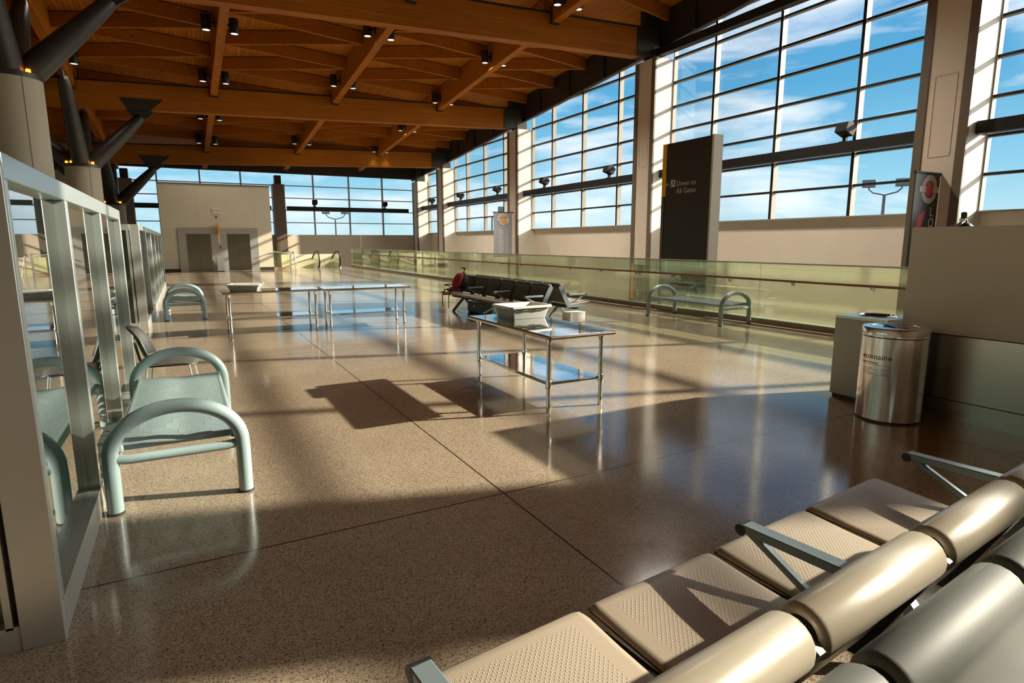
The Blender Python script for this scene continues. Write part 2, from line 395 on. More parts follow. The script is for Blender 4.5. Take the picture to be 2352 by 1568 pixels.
# windows along the right: one object per bay
wn = 0
for bi in (1, 2, 3, 4, 0, -1):
    y0, y1 = (YC[bi] + .645, YC[bi+1] - .645) if bi >= 0 else (YN, YC[0] - .645)
    wn += 1
    m = MB(); cap = MB()
    cen = YC[bi] if bi >= 0 else YC[0] - 12.02
    j = 1
    while cen + 3.005*j < y1 - .2:
        y = cen + 3.005*j; m.box(D-.24, D, y-.05, y+.05, 2.45, head(y)-.13); cap.box(D-.255, D-.239, y-.052, y+.052, 2.45, head(y)-.13); j += 1
    z = 3.42
    zt = head(y0)
    while z < zt - .1:
        ye = min(y1, (11.93 - z)/.0835)
        if ye > y0 + .3: m.box(D-.16, D+.02, y0, ye, z-.035, z+.035); cap.box(D-.172, D-.159, y0, ye, z-.037, z+.037)
        z += 1.0
    m.box(D-.2, D, y0-.02, y0+.03, 2.45, head(y0)); m.box(D-.2, D, y1-.03, y1+.02, 2.45, head(y1))
    m.prism([(D-.32, y0, head(y0)-.13), (D-.32, y1, head(y1)-.13), (D-.32, y1, head(y1)+.03), (D-.32, y0, head(y0)+.03)], (.34, 0, 0))
    w = S(m.build('window_%d' % wn, MT['mullion']), 'tall gridded curtain window bay of the window wall')
    cap.build('mullion_cap', MT['transom'], w)
    g = MB(); g.add([(D-.03, y0, 2.42), (D-.03, y1, 2.42), (D-.03, y1, head(y1)), (D-.03, y0, head(y0))], [(0,1,2,3)])
    g.build('pane', MT['pane'], w)
# far wall windows
FX = [-9.5, -4.25, 7.08, 18.2]
fm = [-7.3, -1.4, 1.5, 4.4, 9.97, 12.95, 15.9]
zt = head(YFAR) - .1
m = MB()
for x in fm: m.box(x-.05, x+.05, YFAR-.2, YFAR+.05, 2.3, zt)
z = 3.3
while z < zt - .2: m.box(XL, D, YFAR-.1, YFAR+.05, z-.035, z+.035); z += 1.0
m.box(XL, D, YFAR-.2, YFAR+.05, zt-.08, zt+.05)
wn += 1
w = S(m.build('window_%d' % wn, MT['mullion']), 'gridded window strip across the far end wall')
MB().add([(XL, YFAR+.02, 2.3), (D, YFAR+.02, 2.3), (D, YFAR+.02, zt), (XL, YFAR+.02, zt)], [(0,1,2,3)]).build('pane', MT['pane'], w)
S(MB().box(XL, D+.2, YFAR-.35, YFAR-.05, zt-.12, zt+1.6).build('trim_3', MT['steel_dark']), 'dark bronze fascia over the far windows')

S(MB().box(XL, -4.4, YFAR-.5, YFAR-.36, -5, 6.75).build('wall_end', MT['concrete']))
S(MB().box(XL, -4.4, YFAR-.5, YFAR-.36, 6.75, 9).build('trim_5', MT['steel_dark']))
# bronze fascia over the window wall, sloping with the roof, broken by stiffeners
m = MB()
ya, yb = YN, 54
m.prism([(18.85, ya, head(ya)-.26), (18.85, yb, head(yb)-.26), (18.85, yb, head(yb)+1.45), (18.85, ya, head(ya)+1.45)], (.2, 0, 0))
y = YC[0] + .9
while y < 51:
    m.prism([(18.74, y-.06, head(y)-.24), (18.74, y+.06, head(y)-.24), (18.74, y+.06, head(y)+1.42), (18.74, y-.06, head(y)+1.42)], (.12, 0, 0)); y += 3.005
S(m.build('trim_4', MT['steel_dark']), 'dark bronze sloping fascia beam above the window wall')

# pillars of the window wall
pill_names = ['first window wall pillar beside the camera', 'near window wall pillar behind the kiosk counter', 'second window wall pillar beside the dark directional pylon',
              'third window wall pillar with a hanging grey menu banner', 'fourth window wall pillar far down the concourse', '', '']
order = {1: 'beige window wall pillar rising behind the beige kiosk counter', 2: 'beige window wall pillar just left of the dark directional pylon',
         3: 'beige window wall pillar carrying the grey hanging banner', 4: 'beige window wall pillar second from the far right corner', 5: 'beige window wall pillar nearest the far right corner',
         6: 'grey-edged pillar closing the far right corner of the hall'}
for i, yc in enumerate(YC):
    if i == 0: lab = 'beige window wall pillar behind the camera'
    else: lab = order[i]
    t = thing('pillar', lab, 'pillar', (18.17, yc, 0), 0, None, 'structure')
    zt = zb(18.2, yc) - .06
    b = MB(); b.box(.02, D-18.17, -.645, .645, -5.6, zt); b.build('shaft', MT['fin'], t)
    f = MB(); f.box(-.03, .02, -.42, .42, -5.6, zt); f.build('facing', MT['pillar'], t)
    for s in (-1, 1):
        e = MB(); e.box(-.06, .02, s*.535-.115, s*.535+.115, -5.6, zt-.02); e.build('edge_channel', MT['trim_brown'], t)
    if i in (1, 2):
        p = MB()
        zlo, zhi = (3.9, 6.0) if i == 1 else (4.9, 7.2)
        for a in (-.27, .27): p.box(-.045, -.03, a-.012, a+.012, zlo, zhi)
        for a in (zlo, zhi): p.box(-.045, -.03, -.27, .27, a-.012, a+.012)
        p.build('access_panel', MT['pillar'], t)
    c = MB(); c.box(.1, .8, -.3, .3, zt, zt+.5); c.box(.15, .55, -.18, .18, zt+.5, zt+1.2); c.build('bearing', MT['steel_dark'], t)

# far wall pillars
for x, lab in ((-3.4, 'dark pillar of the far window wall left of the elevator block'), (7.08, 'dark pillar of the far window wall right of the elevator block')):
    t = thing('pillar', lab, 'pillar', (x, YFAR-1.2, 0), 0, None, 'structure')
    MB().box(-.45, .45, 0, 1.0, -5.6, 6.3).build('shaft', MT['trim_brown'], t)
    MB().box(-.25, .25, .2, .8, 6.3, 7.0).build('bearing', MT['steel_dark'], t)

# transom beams with their floodlights
tr = MB()
bay_txt = {0: 'behind the kiosk', 1: 'right of the dark pylon', 2: 'left of the dark pylon', 3: 'beyond the grey banner', 4: 'in the far corner bay'}
for bi in range(5):
    y0, y1 = YC[bi] + .66, YC[bi+1] - .66
    b = MB(); b.box(18.5, 18.8, y0, y1, 4.41, 4.73)
    for y in (y0, y1): b.box(18.55, 19.3, y-.02 if y == y1 else y, y if y == y1 else y+.02, 4.45, 4.7)
    S(b.build('trim_%d' % (10+bi), MT['transom']), 'dark bronze crossbeam in the window bay ' + bay_txt[bi])
b = MB(); b.box(18.45, 18.8, YC[1]+.66, YC[2]-.1, 9.48, 9.78).build('trim_20', MT['transom'])
tag(bpy.data.objects['trim_20'], 'dark bronze upper crossbeam under the fascia in the nearest window bay', None, None, 'structure')
b = MB(); b.box(18.45, 18.8, YC[0]+.66, YC[1]-.66, 9.48, 9.78).build('trim_21', MT['transom']); tag(bpy.data.objects['trim_21'], kind='structure')
b = MB(); b.box(7.7, 18.1, YFAR-.75, YFAR-.45, 4.27, 4.6); b.box(XL, 6.5, YFAR-.75, YFAR-.45, 4.27, 4.6)
S(b.build('trim_22', MT['transom']), 'dark bronze crossbeam across the far end windows')
flood0 = None
def flood(loc, rz, label):
    global flood0
    if flood0 is None:
        t = thing('floodlight', label, 'floodlight', loc, rz, 'floodlights on the window crossbeams')
        h = MB()
        # wedge shaped housing tipped up towards the roof (opens to local -X)
        h.prism([(-.30,-.19,.30), (.10,-.19,.16), (.26,-.19,.40), (.02,-.19,.62), (-.20,-.19,.58)], (0,.38,0))
        h.build('housing', MT['carhouse'], t, bevel=.012)
        l = MB(); l.add([(-.17,-.16,.588), (-.17,.16,.588), (.0,.16,.622), (.0,-.16,.622)], [(0,1,2,3)]); l.build('lens', MT['lens'], t)
        s = MB(); s.box(-.06, .06, -.05, .05, 0, .25); s.box(-.12, .12, -.12, .12, 0, .02); s.build('stand', MT['carhouse'], t)
        flood0 = t; return t
    c = copy_tree(flood0); c.location = loc; c.rotation_euler = (0,0,rz); c['label'] = label
    return c
fl_lab = {(1,0): 'floodlight on the crossbeam in the large window bay right of the pylon', (2,0): 'floodlight on the crossbeam left of the pylon, the nearer of that pair', (2,1): 'floodlight on the crossbeam just right of the banner pillar',
          (3,0): 'floodlight on the crossbeam above the grey hanging banner', (3,1): 'floodlight on the crossbeam beyond the banner, next to the next pillar', (4,0): 'small floodlight on the short crossbeam in the far corner bay',
          (1,1): 'floodlight on the crossbeam hidden partly behind the dark pylon'}
FL = []
for bi in (1, 2, 3, 4):
    for k, dy in enumerate((3.0, 9.05)):
        y = YC[bi] + dy
        if y > YC[bi+1] - .8 or (bi, k) not in fl_lab: continue
        flood((18.62, y, 4.73), 0, fl_lab[(bi, k)]); FL.append((18.3, y, 5.3))
flood((9.95, YFAR-.6, 4.6), PI/2, 'left floodlight on the crossbeam of the far end windows')
flood((15.95, YFAR-.6, 4.6), PI/2, 'right floodlight on the crossbeam of the far end windows')
FL += [(9.95, YFAR-1, 5.2), (15.95, YFAR-1, 5.2)]

# long glulam beams
beam_lab = {1: 'long timber roof beam just above the top of the picture', 2: 'long timber roof beam spanning the top of the picture', 3: 'second long timber roof beam down the hall', 4: 'third long timber roof beam down the hall'}
for i in range(0, 5):
    y = YC[i]; x0, x1 = -9.9, 17.55
    t = thing('roof_beam', beam_lab.get(i, 'long timber roof beam behind the camera'), 'beam', (0, y, 0), 0, None, 'structure')
    MB().bar((x0, 0, zb(x0, y)+.56), (x1, 0, zb(x1, y)+.56), .46, 1.12).build('timber', MT['glulam_x'], t)
    MB().bar((x0, 0, zb(x0, y)+1.16), (x1, 0, zb(x1, y)+1.16), .5, .07).build('top_plate', MT['steel_dark'], t)
    e = MB(); e.bar((x1-.12, 0, zb(x1, y)+.58), (18.6, 0, zb(18.3, y)+.58), .54, 1.1); e.bar((17.9, 0, zb(18, y)+1.5), (18.7, 0, zb(18.6, y)+1.5), .3, .9)
    e.build('end_shoe', MT['steel_dark'], t)
# far closing beam
# girders between the long beams
gird = {}
pos_txt = {0: 'nearest the windows', 1: 'over the middle of the hall', 2: 'over the left tables', 3: 'above the branching columns', 4: 'beyond the branching columns'}
bay_n = {0: 'behind the camera', 1: 'right overhead', 2: 'between the first and second long beams', 3: 'between the second and third long beams', 4: 'before the far windows'}
for bi in range(5):
    ya, yb = YC[bi]+.23, YC[bi+1]-.23
    for gi, gx in enumerate(GX):
        t = thing('roof_girder', 'short timber girder %s, %s' % (pos_txt[gi], bay_n[bi]), 'girder', (gx, 0, 0), 0, None, 'structure')
        MB().bar((0, ya, zb(gx, ya)+1.3), (0, yb, zb(gx, yb)+1.3), .3, 1.1).build('timber', MT['glulam_y'], t)
        h = MB()
        for yy in (ya+.08, yb-.08): h.box(-.17, .17, yy-.07, yy+.07, zb(gx, yy)+.70, zb(gx, yy)+1.35)
        h.build('hanger', MT['steel_dark'], t)

# spotlights in pairs on the girders
spot0 = None; SPOTS = []
def spot(loc, side, label):
    global spot0
    if spot0 is None:
        t = thing('spotlight', label, 'spotlight', loc, 0, 'cylinder spotlights on the roof girders')
        MB().lathe([(.0,.52),(.155,.52),(.165,.50),(.165,.03),(.15,0),(.135,0)], 20).build('housing', MT['black'], t)
        MB().lathe([(.0,.012),(.135,.012)], 20).build('lens', MT['lens'], t)
        b = MB(); b.box(-.30, -.15, -.03, .03, .24, .32); b.box(-.32, -.29, -.08, .08, .1, .5); b.build('bracket', MT['black'], t)
        spot0 = t; c = t
    else:
        c = copy_tree(spot0); c.location = loc; c['label'] = label
    c.rotation_euler = (0, 0, 0 if side > 0 else PI); SPOTS.append(tuple(loc))
    return c
SP = {0: ([14.0, 20.0, 26.1, 32.4, 38.5, 44.7], ['unseen', 'overhead', 'near', 'second', 'third', 'fourth']), 1: ([24.7, 30.9, 36.8, 43.0], ['near', 'second', 'third', 'fourth']),  # the unseen pair is added to brighten the sill walls
      2: ([25.8, 31.6, 37.9, 43.6], ['near', 'second', 'third', 'fourth']), 3: ([24.5, 30.5], ['near', 'second'])}
row_txt = {0: 'girder line nearest the windows', 1: 'middle girder line', 2: 'girder line over the left tables', 3: 'girder line above the branching columns'}
for gi, (ys, nm) in SP.items():
    for y, w in zip(ys, nm):
        for sd in (-1, 1):
            if gi == 3 and sd < 0: continue
            x = GX[gi] + sd*.47
            spot((x, y, zb(GX[gi], y)+.95), sd, 'black spotlight, %s on the %s, %s of pair' % ({'unseen': 'added unseen above the picture', 'overhead': 'topmost', 'near': 'first down', 'second': 'second down', 'third': 'third down', 'fourth': 'fourth down'}[w], row_txt[gi], 'left' if sd < 0 else 'right') if gi != 3
                 else 'black cylinder spotlight %s on the %s' % (w, row_txt[gi]))

# branching columns on the left
col_lab = ['round beige column with dark branching struts, nearest at upper left', 'round beige column with dark branching struts, second from the camera', 'round beige column with dark branching struts, farthest of the three']
for k, y in enumerate((YC[2], YC[3], YC[4])):
    x = -3.68
    zt = zb(x, y) - 2.55
    t = thing('branching_column', col_lab[k], 'column', (x, y, 0), 0, 'branching columns')
    MB().lathe([(.70,0),(.67,.02),(.67,zt)], 40).build('shaft', MT['concrete'], t)
    a_ = math.radians(-62); MB().bar((.671*math.cos(a_), .671*math.sin(a_), .1), (.671*math.cos(a_), .671*math.sin(a_), zt), .014, .014, (math.cos(a_), math.sin(a_), 0)).build('seam', MT['trim_brown'], t)
    MB().lathe([(.0,zt),(.72,zt),(.72,zt+.12),(.6,zt+.14),(0,zt+.14)], 40).build('collar', MT['strut'], t)
    for dx, dy in ((1,0),(-1,0),(0,1),(0,-1)):
        a = Vector((dx*.28, dy*.28, zt+.1))
        if dx: e = Vector((dx*2.45, 0, zb(x+dx*2.45, y)-.28)); g_h = .0
        else: e = Vector((0, dy*2.6, zb(x, y+dy*2.6)+.45))
        s = MB(); s.tube([a, a.lerp(e, .12), a.lerp(e, .55), a.lerp(e, .93), e], [.36,.36,.30,.22,.17], 20); s.build('strut', MT['strut'], t)
        g = MB()
        if dx:
            g.prism([(e.x-dx*.15, -.05, e.z-.15), (e.x+dx*.1, -.05, e.z-.12), (e.x+dx*.55, -.05, e.z+.2), (e.x-dx*.55, -.05, e.z+.2)], (0,.1,0))
            for s_ in (-1, 1): g.prism([(e.x-dx*.45, s_*.25-.012, e.z+.2), (e.x+dx*.3, s_*.25-.012, e.z+.2), (e.x+dx*.95, s_*.25-.012, e.z+.78), (e.x-dx*.75, s_*.25-.012, e.z+.74)], (0,.024,0))
            g.box(e.x-.5, e.x+.5, -.262, .262, e.z+.18, e.z+.22)
        else: g.prism([(-.05, e.y-dy*.15, e.z-.15), (-.05, e.y+dy*.1, e.z-.12), (-.05, e.y+dy*.5, e.z+.24), (-.05, e.y-dy*.5, e.z+.24)], (.1,0,0))
        g.build('gusset', MT['strut'], t)
    for q in range(14):
        a = 2*PI*(q+.3)/14
        MB().lathe([(.0,.09),(.05,.08),(.06,.02),(.06,0)], 10, (.61*math.cos(a), .61*math.sin(a), zt+.14)).build('uplight', MT['amber'], t)

# elevator block
EY = 39.5
b = MB(); b.box(-1.04, 4.79, EY, EY+.35, 0, 4.95); b.box(-1.04, -.7, EY+.3, EY+4.5, 0, 4.95); b.box(4.45, 4.79, EY+.3, EY+4.5, 0, 4.95); b.box(-1.04, 4.79, EY+4.2, EY+4.5, 0, 4.95)
S(b.build('wall_elevator', MT['cream']), 'free-standing cream elevator block wall with two steel doors')
S(MB().box(-1.07, 4.82, EY-.04, EY+4.55, 4.95, 5.02).build('trim_30', MT['trim_brown']))
S(MB().box(-1.06, -.25, EY-.03, EY, 0, .18).box(4.0, 4.81, EY-.03, EY, 0, .18).build('baseboard_elevator', MT['signdark']))
surr = MB()
surr.box(-.25, .16, EY-.06, EY, 0, 2.5); surr.box(1.42, 2.28, EY-.06, EY, 0, 2.5); surr.box(3.52, 3.98, EY-.06, EY, 0, 2.5); surr.box(.16, 1.42, EY-.06, EY, 2.17, 2.5); surr.box(2.28, 3.52, EY-.06, EY, 2.17, 2.5)
S(surr.build('trim_31', MT['alu_soft']), 'brushed steel surround of the two elevator doors')
for k, (xa, xb) in enumerate(((.16, 1.42), (2.28, 3.52))):
    d = MB(); mid = (xa+xb)/2
    d.box(xa, mid-.004, EY-.02, EY-.005, 0, 2.17); d.box(mid+.004, xb, EY-.02, EY-.005, 0, 2.17)
    o = S(d.build('door_%d' % (k+1), MT['door']), ['left brushed steel elevator door', 'right brushed steel elevator door'][k])
    MB().box(xa-.03, xb+.03, EY-.1, EY-.02, -.0, .012).build('threshold', MT['alu_soft'], o)
e = thing('exit_sign', 'small white exit sign with red letters above the elevator doors', 'sign', (1.83, EY-.02, 3.5))
MB().box(-.2, .2, -.04, .02, -.13, .13).build('sign_box', MT['white'], e)
text('lettering', 'EXIT', .2, MT['red'], e, Matrix.Translation((-.17,-.045,-.07)) @ Matrix.Rotation(PI/2, 4, 'X'))
e = thing('dome_fitting', 'small grey dome fitting on the elevator wall below the exit sign', 'fixture', (1.8, EY, 3.12))  # plain dome, its purpose is not known
MB().lathe([(.0,-.07),(.03,-.065),(.05,-.03),(.055,0)], 16, axis='Y').build('dome', MT['signdark'], e)
e = thing('elevator_sign', 'thin orange projecting sign between the two elevator doors', 'sign', (1.86, EY-.06, 2.15))
MB().box(-.05, .05, -.3, 0, 0, .55).build('blade', MT['orange'], e)
MB().box(-.06, .06, -.02, 0, -.6, 0).build('backplate', MT['beige'], e)
e = thing('call_switch_plate', 'small steel call button plate between the elevator doors', 'switch', (1.9, EY-.06, 1.35))
MB().box(-.07, .07, -.015, 0, -.16, .16).build('plate', MT['stainless'], e); MB().lathe([(0,-.03),(.035,-.03),(.035,0)], 12, (0,-.01,.03), axis='Y').build('button', MT['signdark'], e)
e = thing('pedestal_box', 'white waist-high box standing between the two elevator doors', 'box', (1.82, EY-.38, 0))
MB().box(-.19, .19, -.16, .16, .03, .86).build('body', MT['white'], e, bevel=.01); MB().box(-.17, .17, -.14, .14, 0, .04).build('plinth', MT['black'], e)
# short guard with handrail beside the elevator block
e = thing('stair_guard', 'short sunlit glass guard with sloping handrail right of the elevators', 'guard rail', (4.79, EY+.2, 0))
MB().box(.05, 1.0, -.02, .0, .1, 1.12).build('glass_panel', MT['rail_glass'], e)
MB().tube([(-.9,-.32,.78),(0,-.32,1.12),(.98,-.06,.98)], .025, 10).build('handrail', MT['alu'], e)
MB().box(-.0, 1.0, -.05, .04, 0, .12).build('shoe', MT['curb'], e); MB().box(.97, 1.05, -.05, .05, 0, 1.15).build('post', MT['alu_soft'], e)

# ------------------------------------------------------------------ glass railing along the well
ry0, ry1 = 3.4, 41.9
r = thing('glass_railing', 'long glass railing with brown handrail along the open well', 'railing', (RX, ry0, 0))
MB().box(-.06, .06, 0, ry1-ry0, 0, .115).build('curb', MT['curb'], r, bevel=.01)
MB().box(-.075, .075, 0, ry1-ry0, .112, .124).build('curb_cap', MT['alu'], r)
y = 8.2 - 3.05*2
seams = [ry0] + [8.2 + 3.05*k for k in range(-1, 12) if ry0 < 8.2 + 3.05*k < ry1] + [ry1]
for a, b in zip(seams[:-1], seams[1:]):
    MB().box(-.009, .009, a-ry0+.008, b-ry0-.008, .12, 1.215).build('glass_panel', MT['rail_glass'], r)
MB().box(-.02, .02, 0, ry1-ry0, 1.21, 1.235).build('top_channel', MT['alu_soft'], r)
MB().tube([(-.11, 0, .90), (-.11, ry1-ry0, .90)], .024, 12).build('handrail', MT['brown_rail'], r)
y = 5.9 - 1.505
while y < ry1:
    b = MB(); b.lathe([(0,-.03),(.035,-.028),(.04,-.01),(.03,.0)], 14, (-.03, y-ry0, .845), axis='X'); b.tube([(-.01, y-ry0, .845), (-.09, y-ry0, .845), (-.11, y-ry0, .89)], .011, 8)
    b.build('bracket', MT['polish'], r); y += 1.505

# ------------------------------------------------------------------ dark directional pylon behind the railing
p = thing('direction_pylon', 'tall dark pylon sign reading Down to All Gates behind the glass railing', 'sign', (12.55, 0, 0))
MB().box(0, .32, 11.92, 13.72, -5.6, 4.43).build('panel', MT['signdark'], p)
MB().box(.0, .34, 11.86, 11.925, -5.6, 4.45).build('edge', MT['fin'], p)
MB().box(-.012, .02, 13.62, 13.78, 2.95, 4.43).build('yellow_strip', MT['yellow'], p)
MB().box(-.012, .02, 13.68, 13.78, -5.6, 2.95).build('side_trim', MT['trim_brown'], p)
Rm_ = Matrix(((0,0,-1,0),(-1,0,0,0),(0,1,0,0),(0,0,0,1)))      # text faces -X, reads towards -Y
text('lettering', 'Down to', .205, MT['letters'], p, Matrix.Translation((-.006, 13.19, 3.21)) @ Rm_); text('lettering', 'All Gates', .205, MT['letters'], p, Matrix.Translation((-.006, 13.19, 3.005)) @ Rm_)
MB().box(-.008, .0, 13.24, 13.42, 3.20, 3.40).build('icon', MT['letters'], p)
MB().bar((-.012, 13.40, 3.23), (-.012, 13.30, 3.36), .006, .02, (1,0,0)).bar((-.012, 13.37, 3.35), (-.012, 13.28, 3.35), .006, .02, (1,0,0)).bar((-.012, 13.29, 3.37), (-.012, 13.29, 3.27), .006, .02, (0,1,0)).build('icon_figure', MT['signdark'], p)
MB().bar((-.006, 13.48, 3.28), (-.006, 13.60, 3.28), .008, .016, (0,0,1)).bar((-.006, 13.60, 3.28), (-.006, 13.55, 3.335), .016, .008, (1,0,0)).bar((-.006, 13.60, 3.28), (-.006, 13.55, 3.225), .016, .008, (1,0,0)).build('arrow', MT['letters'], p)

# directory signs on the pillars (seen through the railing)
for yc, lab, nm in ((YC[2], 'orange-striped directory sign on the pillar left of the pylon, seen through the railing', '9'), (YC[4], 'small orange-striped directory sign far down behind the railing', '')):
    d = thing('directory_sign', lab, 'sign', (18.10, yc, 0))
    MB().box(-.05, 0, -.35, .28, -.95, .62).build('panel', MT['signbrown'], d)
    MB().box(-.06, 0, .28, .46, -.95, .62).build('orange_strip', MT['orange'], d)
    MB().box(-.056, -.05, -.3, .22, -.55, -.52).box(-.056, -.05, -.3, .22, .05, .08).build('rule', MT['letters'], d)
    if nm: text('numeral', nm, .42, MT['letters'], d, Matrix.Translation((-.056, .08, -.88)) @ Rm_)

# ------------------------------------------------------------------ hanging banners on the pillars
Tf = Matrix(((1,0,0,0),(0,0,-1,0),(0,1,0,0),(0,0,0,1)))      # text faces -Y
by = YC[3] - .1
b = thing('hanging_banner', 'grey hanging menu banner with a round burger logo on a far pillar', 'banner', (16.75, by, 0))
MB().box(0, 1.28, -.015, .015, .80, 3.42).build('cloth', MT['banner'], b)
for z in (.78, 3.44): MB().tube([(-.04, 0, z), (1.42, 0, z)], .03, 10).build('rod', MT['black'], b)
def disc(mb, cx, cz, rx, rz, y, a0=0, a1=2*PI, ri=0, n=28, tilt=0):
    vs = []; fs = []
    ct, st = math.cos(tilt), math.sin(tilt)
    for k in range(n+1):
        a = a0 + (a1-a0)*k/n
        for q in (ri, 1.0):
            X, Z = rx*q*math.cos(a), rz*q*math.sin(a)
            vs.append((cx + X*ct - Z*st, y, cz + X*st + Z*ct))
    for k in range(n): fs.append((2*k, 2*k+1, 2*k+3, 2*k+2))
    return mb.add(vs, fs)
lx, lz = .66, 2.98
m = MB(); disc(m, lx, lz, .40, .40, -.018); m.build('logo_ground', MT['white'], b)
m = MB(); disc(m, lx, lz+.02, .40, .40, -.021, math.radians(200), math.radians(335), .86, tilt=-.2); m.build('logo_swoosh', MT['blue'], b)
m = MB(); disc(m, lx+.02, lz+.10, .29, .25, -.022, math.radians(8), math.radians(172), 0, tilt=.1); disc(m, lx+.03, lz-.10, .27, .18, -.022, math.radians(188), math.radians(352), 0, tilt=.1); m.build('logo_bun', MT['bun'], b)
T = Matrix.Translation((lx-.32, -.026, lz+.02)) @ Matrix.Rotation(-.1, 4, 'Y') @ Tf
text('logo_text', 'BURGER', .165, MT['red'], b, T)
text('logo_text', 'KING', .21, MT['red'], b, Matrix.Translation((lx-.27, -.026, lz-.14)) @ Matrix.Rotation(-.1, 4, 'Y') @ Tf)
m = MB()
rg = random.Random(3)
for k in range(24):
    z = 2.42 - k*.066
    m.box(.36, .36+.18+.25*rg.random(), -.018, -.015, z, z+.02); m.box(.86, .86+.12, -.018, -.015, z, z+.02)
m.build('menu_lines', MT['white'], b)
ly = YC[1] - .12
b = thing('hanging_banner', 'dark hanging banner with a round red seal above the kiosk counter', 'banner', (16.95, ly, 0))
MB().box(0, 1.16, -.015, .015, .80, 3.40).build('cloth', MT['signdark'], b)
for z in (.78, 3.42): MB().tube([(-.04, 0, z), (1.30, 0, z)], .035, 10).build('rod', MT['black'], b)
m = MB(); m.prism([(.05,-.018,.85),(.5,-.018,.85),(.42,-.018,1.9),(.62,-.018,2.45),(.3,-.018,2.3),(.1,-.018,1.6)], (0,.002,0)); m.build('red_print', MT['red'], b)
cx, cz = .68, 3.0
m = MB(); disc(m, cx, cz, .34, .34, -.019, ri=.0); m.build('seal_ground', MT['signdark'], b)
m = MB(); disc(m, cx, cz, .37, .37, -.021, ri=.62); m.build('seal_ring', MT['letters'], b)
m = MB(); disc(m, cx, cz, .33, .33, -.0225, ri=.96); disc(m, cx, cz, .255, .255, -.0225, ri=.95); m.build('seal_line', MT['red'], b)
m = MB(); disc(m, cx, cz, .185, .185, -.022, ri=0); m.build('seal_center', MT['red'], b)
m = MB(); m.box(cx-.46, cx+.46, -.0205, -.0195, cz-.075, cz+.075); m.build('seal_ribbon', MT['letters'], b)
for a in range(18):
    q = 2*PI*a/18
    if abs(math.sin(q)) < .3: continue
    m = MB(); disc(m, cx+.292*math.cos(q), cz+.292*math.sin(q), .016, .024, -.0235, n=6); m.build('seal_letter', MT['signdark'], b)
for ch, x, z in (('L', .80, 2.30), ('O', .77, 2.015)):
    text('letter', ch, .35, MT['white'], b, Matrix.Translation((x, -.022, z)) @ Tf)

# ------------------------------------------------------------------ kiosk counter with the small device on top
KX, KY, KT = 6.15, 3.28, 1.775
k = thing('kiosk_counter', 'tall beige kiosk counter with a steel base at the right edge', 'counter', (KX, KY, 0))
MB().box(.012, 2.25, -6.2, 0, .79, KT).build('upper_panel', MT['kiosk'], k, bevel=.006)
MB().box(.0, 2.25, -6.2, -.012, .19, .785).build('steel_panel', MT['stainless_dk'], k)
MB().box(.006, 2.25, -6.2, -.012, .0, .18).build('kick_plate', MT['stainless_dk'], k)
MB().box(.03, 2.2, -6.2, -.03, .17, .80).build('core', MT['black'], k)
d = thing('cable_device', 'small black device with looped cables lying on top of the kiosk counter', 'device', (6.75, 3.12, KT), .3)
MB().lathe([(0,.15),(.022,.15),(.028,.14),(.026,.08),(.034,.07),(.034,.05),(.06,.04),(.075,.02),(.08,.0),(0,0)], 18).build('body', MT['black'], d)
MB().box(-.055, -.028, -.02, .03, .05, .09).build('connector', MT['polish'], d, bevel=.004)
for sgn in (-1, 1):
    MB().tube([(sgn*.05,0,.04), (sgn*.12,-.02,.055), (sgn*.2,-.01,.035), (sgn*.24,.03,.012), (sgn*.19,.07,.01), (sgn*.1,.06,.012)], .008, 8).build('cable', MT['black'], d)
MB().tube([(.05,-.02,.03), (.13,-.06,.02), (.22,-.05,.012), (.27,-.02,.012)], .006, 8).build('cable', MT['white'], d)

# ------------------------------------------------------------------ waste bins
c = thing('recycling_bin', 'round stainless recycling bin printed ecomaine beside the kiosk', 'bin', (5.73, 3.10, 0))
R = .27
MB().lathe([(0,.015),(R-.004,.015),(R,.02),(R,.78),(R-.004,.785),(0,.785)], 64).build('body', MT['stainless'], c)
MB().lathe([(R+.004,.79),(R+.004,.855),(R-.005,.868),(.19,.872),(.185,.868)], 64).build('lid', MT['stainless'], c)
m = MB(); m.lathe([(.0,.855),(.187,.868)], 48); m.build('lid_top', MT['polish'], c)
m = MB(); m.prism([(-.16,-.05,.8725),(.16,-.05,.8725),(.16,.05,.8725),(-.16,.05,.8725)], (0,0,.002))
for v in range(len(m.v)):
    x, y, z = m.v[v]; m.v[v] = (x*math.cos(.9)-y*math.sin(.9), x*math.sin(.9)+y*math.cos(.9), z - .001)
m.build('slot', MT['black'], c)
MB().lathe([(R-.02,0),(R-.01,.0),(R-.01,.02)], 48).build('base_ring', MT['rubber'], c)
a0 = math.radians(183)
bend = lambda zoff: (lambda co: Vector(((R+.0015+co.z*.3)*math.cos(a0 + (co.x-.16)/R), (R+.0015+co.z*.3)*math.sin(a0 + (co.x-.16)/R), co.y + zoff)))
text('lettering', 'ecomaine', .072, MT['ink'], c, None, .001, 'LEFT', bend(.585))
text('lettering', 'recycle here please', .022, MT['ink'], c, None, .001, 'LEFT', bend(.545))
m = MB()
for z, w0, w1 in ((.53,.02,.26),(.50,.02,.12),(.485,.02,.15),(.47,.02,.11),(.455,.02,.14),(.50,.2,.25),(.485,.2,.26),(.47,.2,.24),(.455,.2,.26),(.44,.02,.27)):
    n = 6
    rows = [[((R+.0015)*math.cos(a0+(w0+(w1-w0)*q/n-.16)/R), (R+.0015)*math.sin(a0+(w0+(w1-w0)*q/n-.16)/R), zz) for q in range(n+1)] for zz in (z, z+.003)]
    m.sheet(rows)
m.build('small_print', MT['ink'], c)
c = thing('waste_bin', 'square perforated metal waste bin behind the round recycling bin', 'bin', (6.33, 3.62, 0))
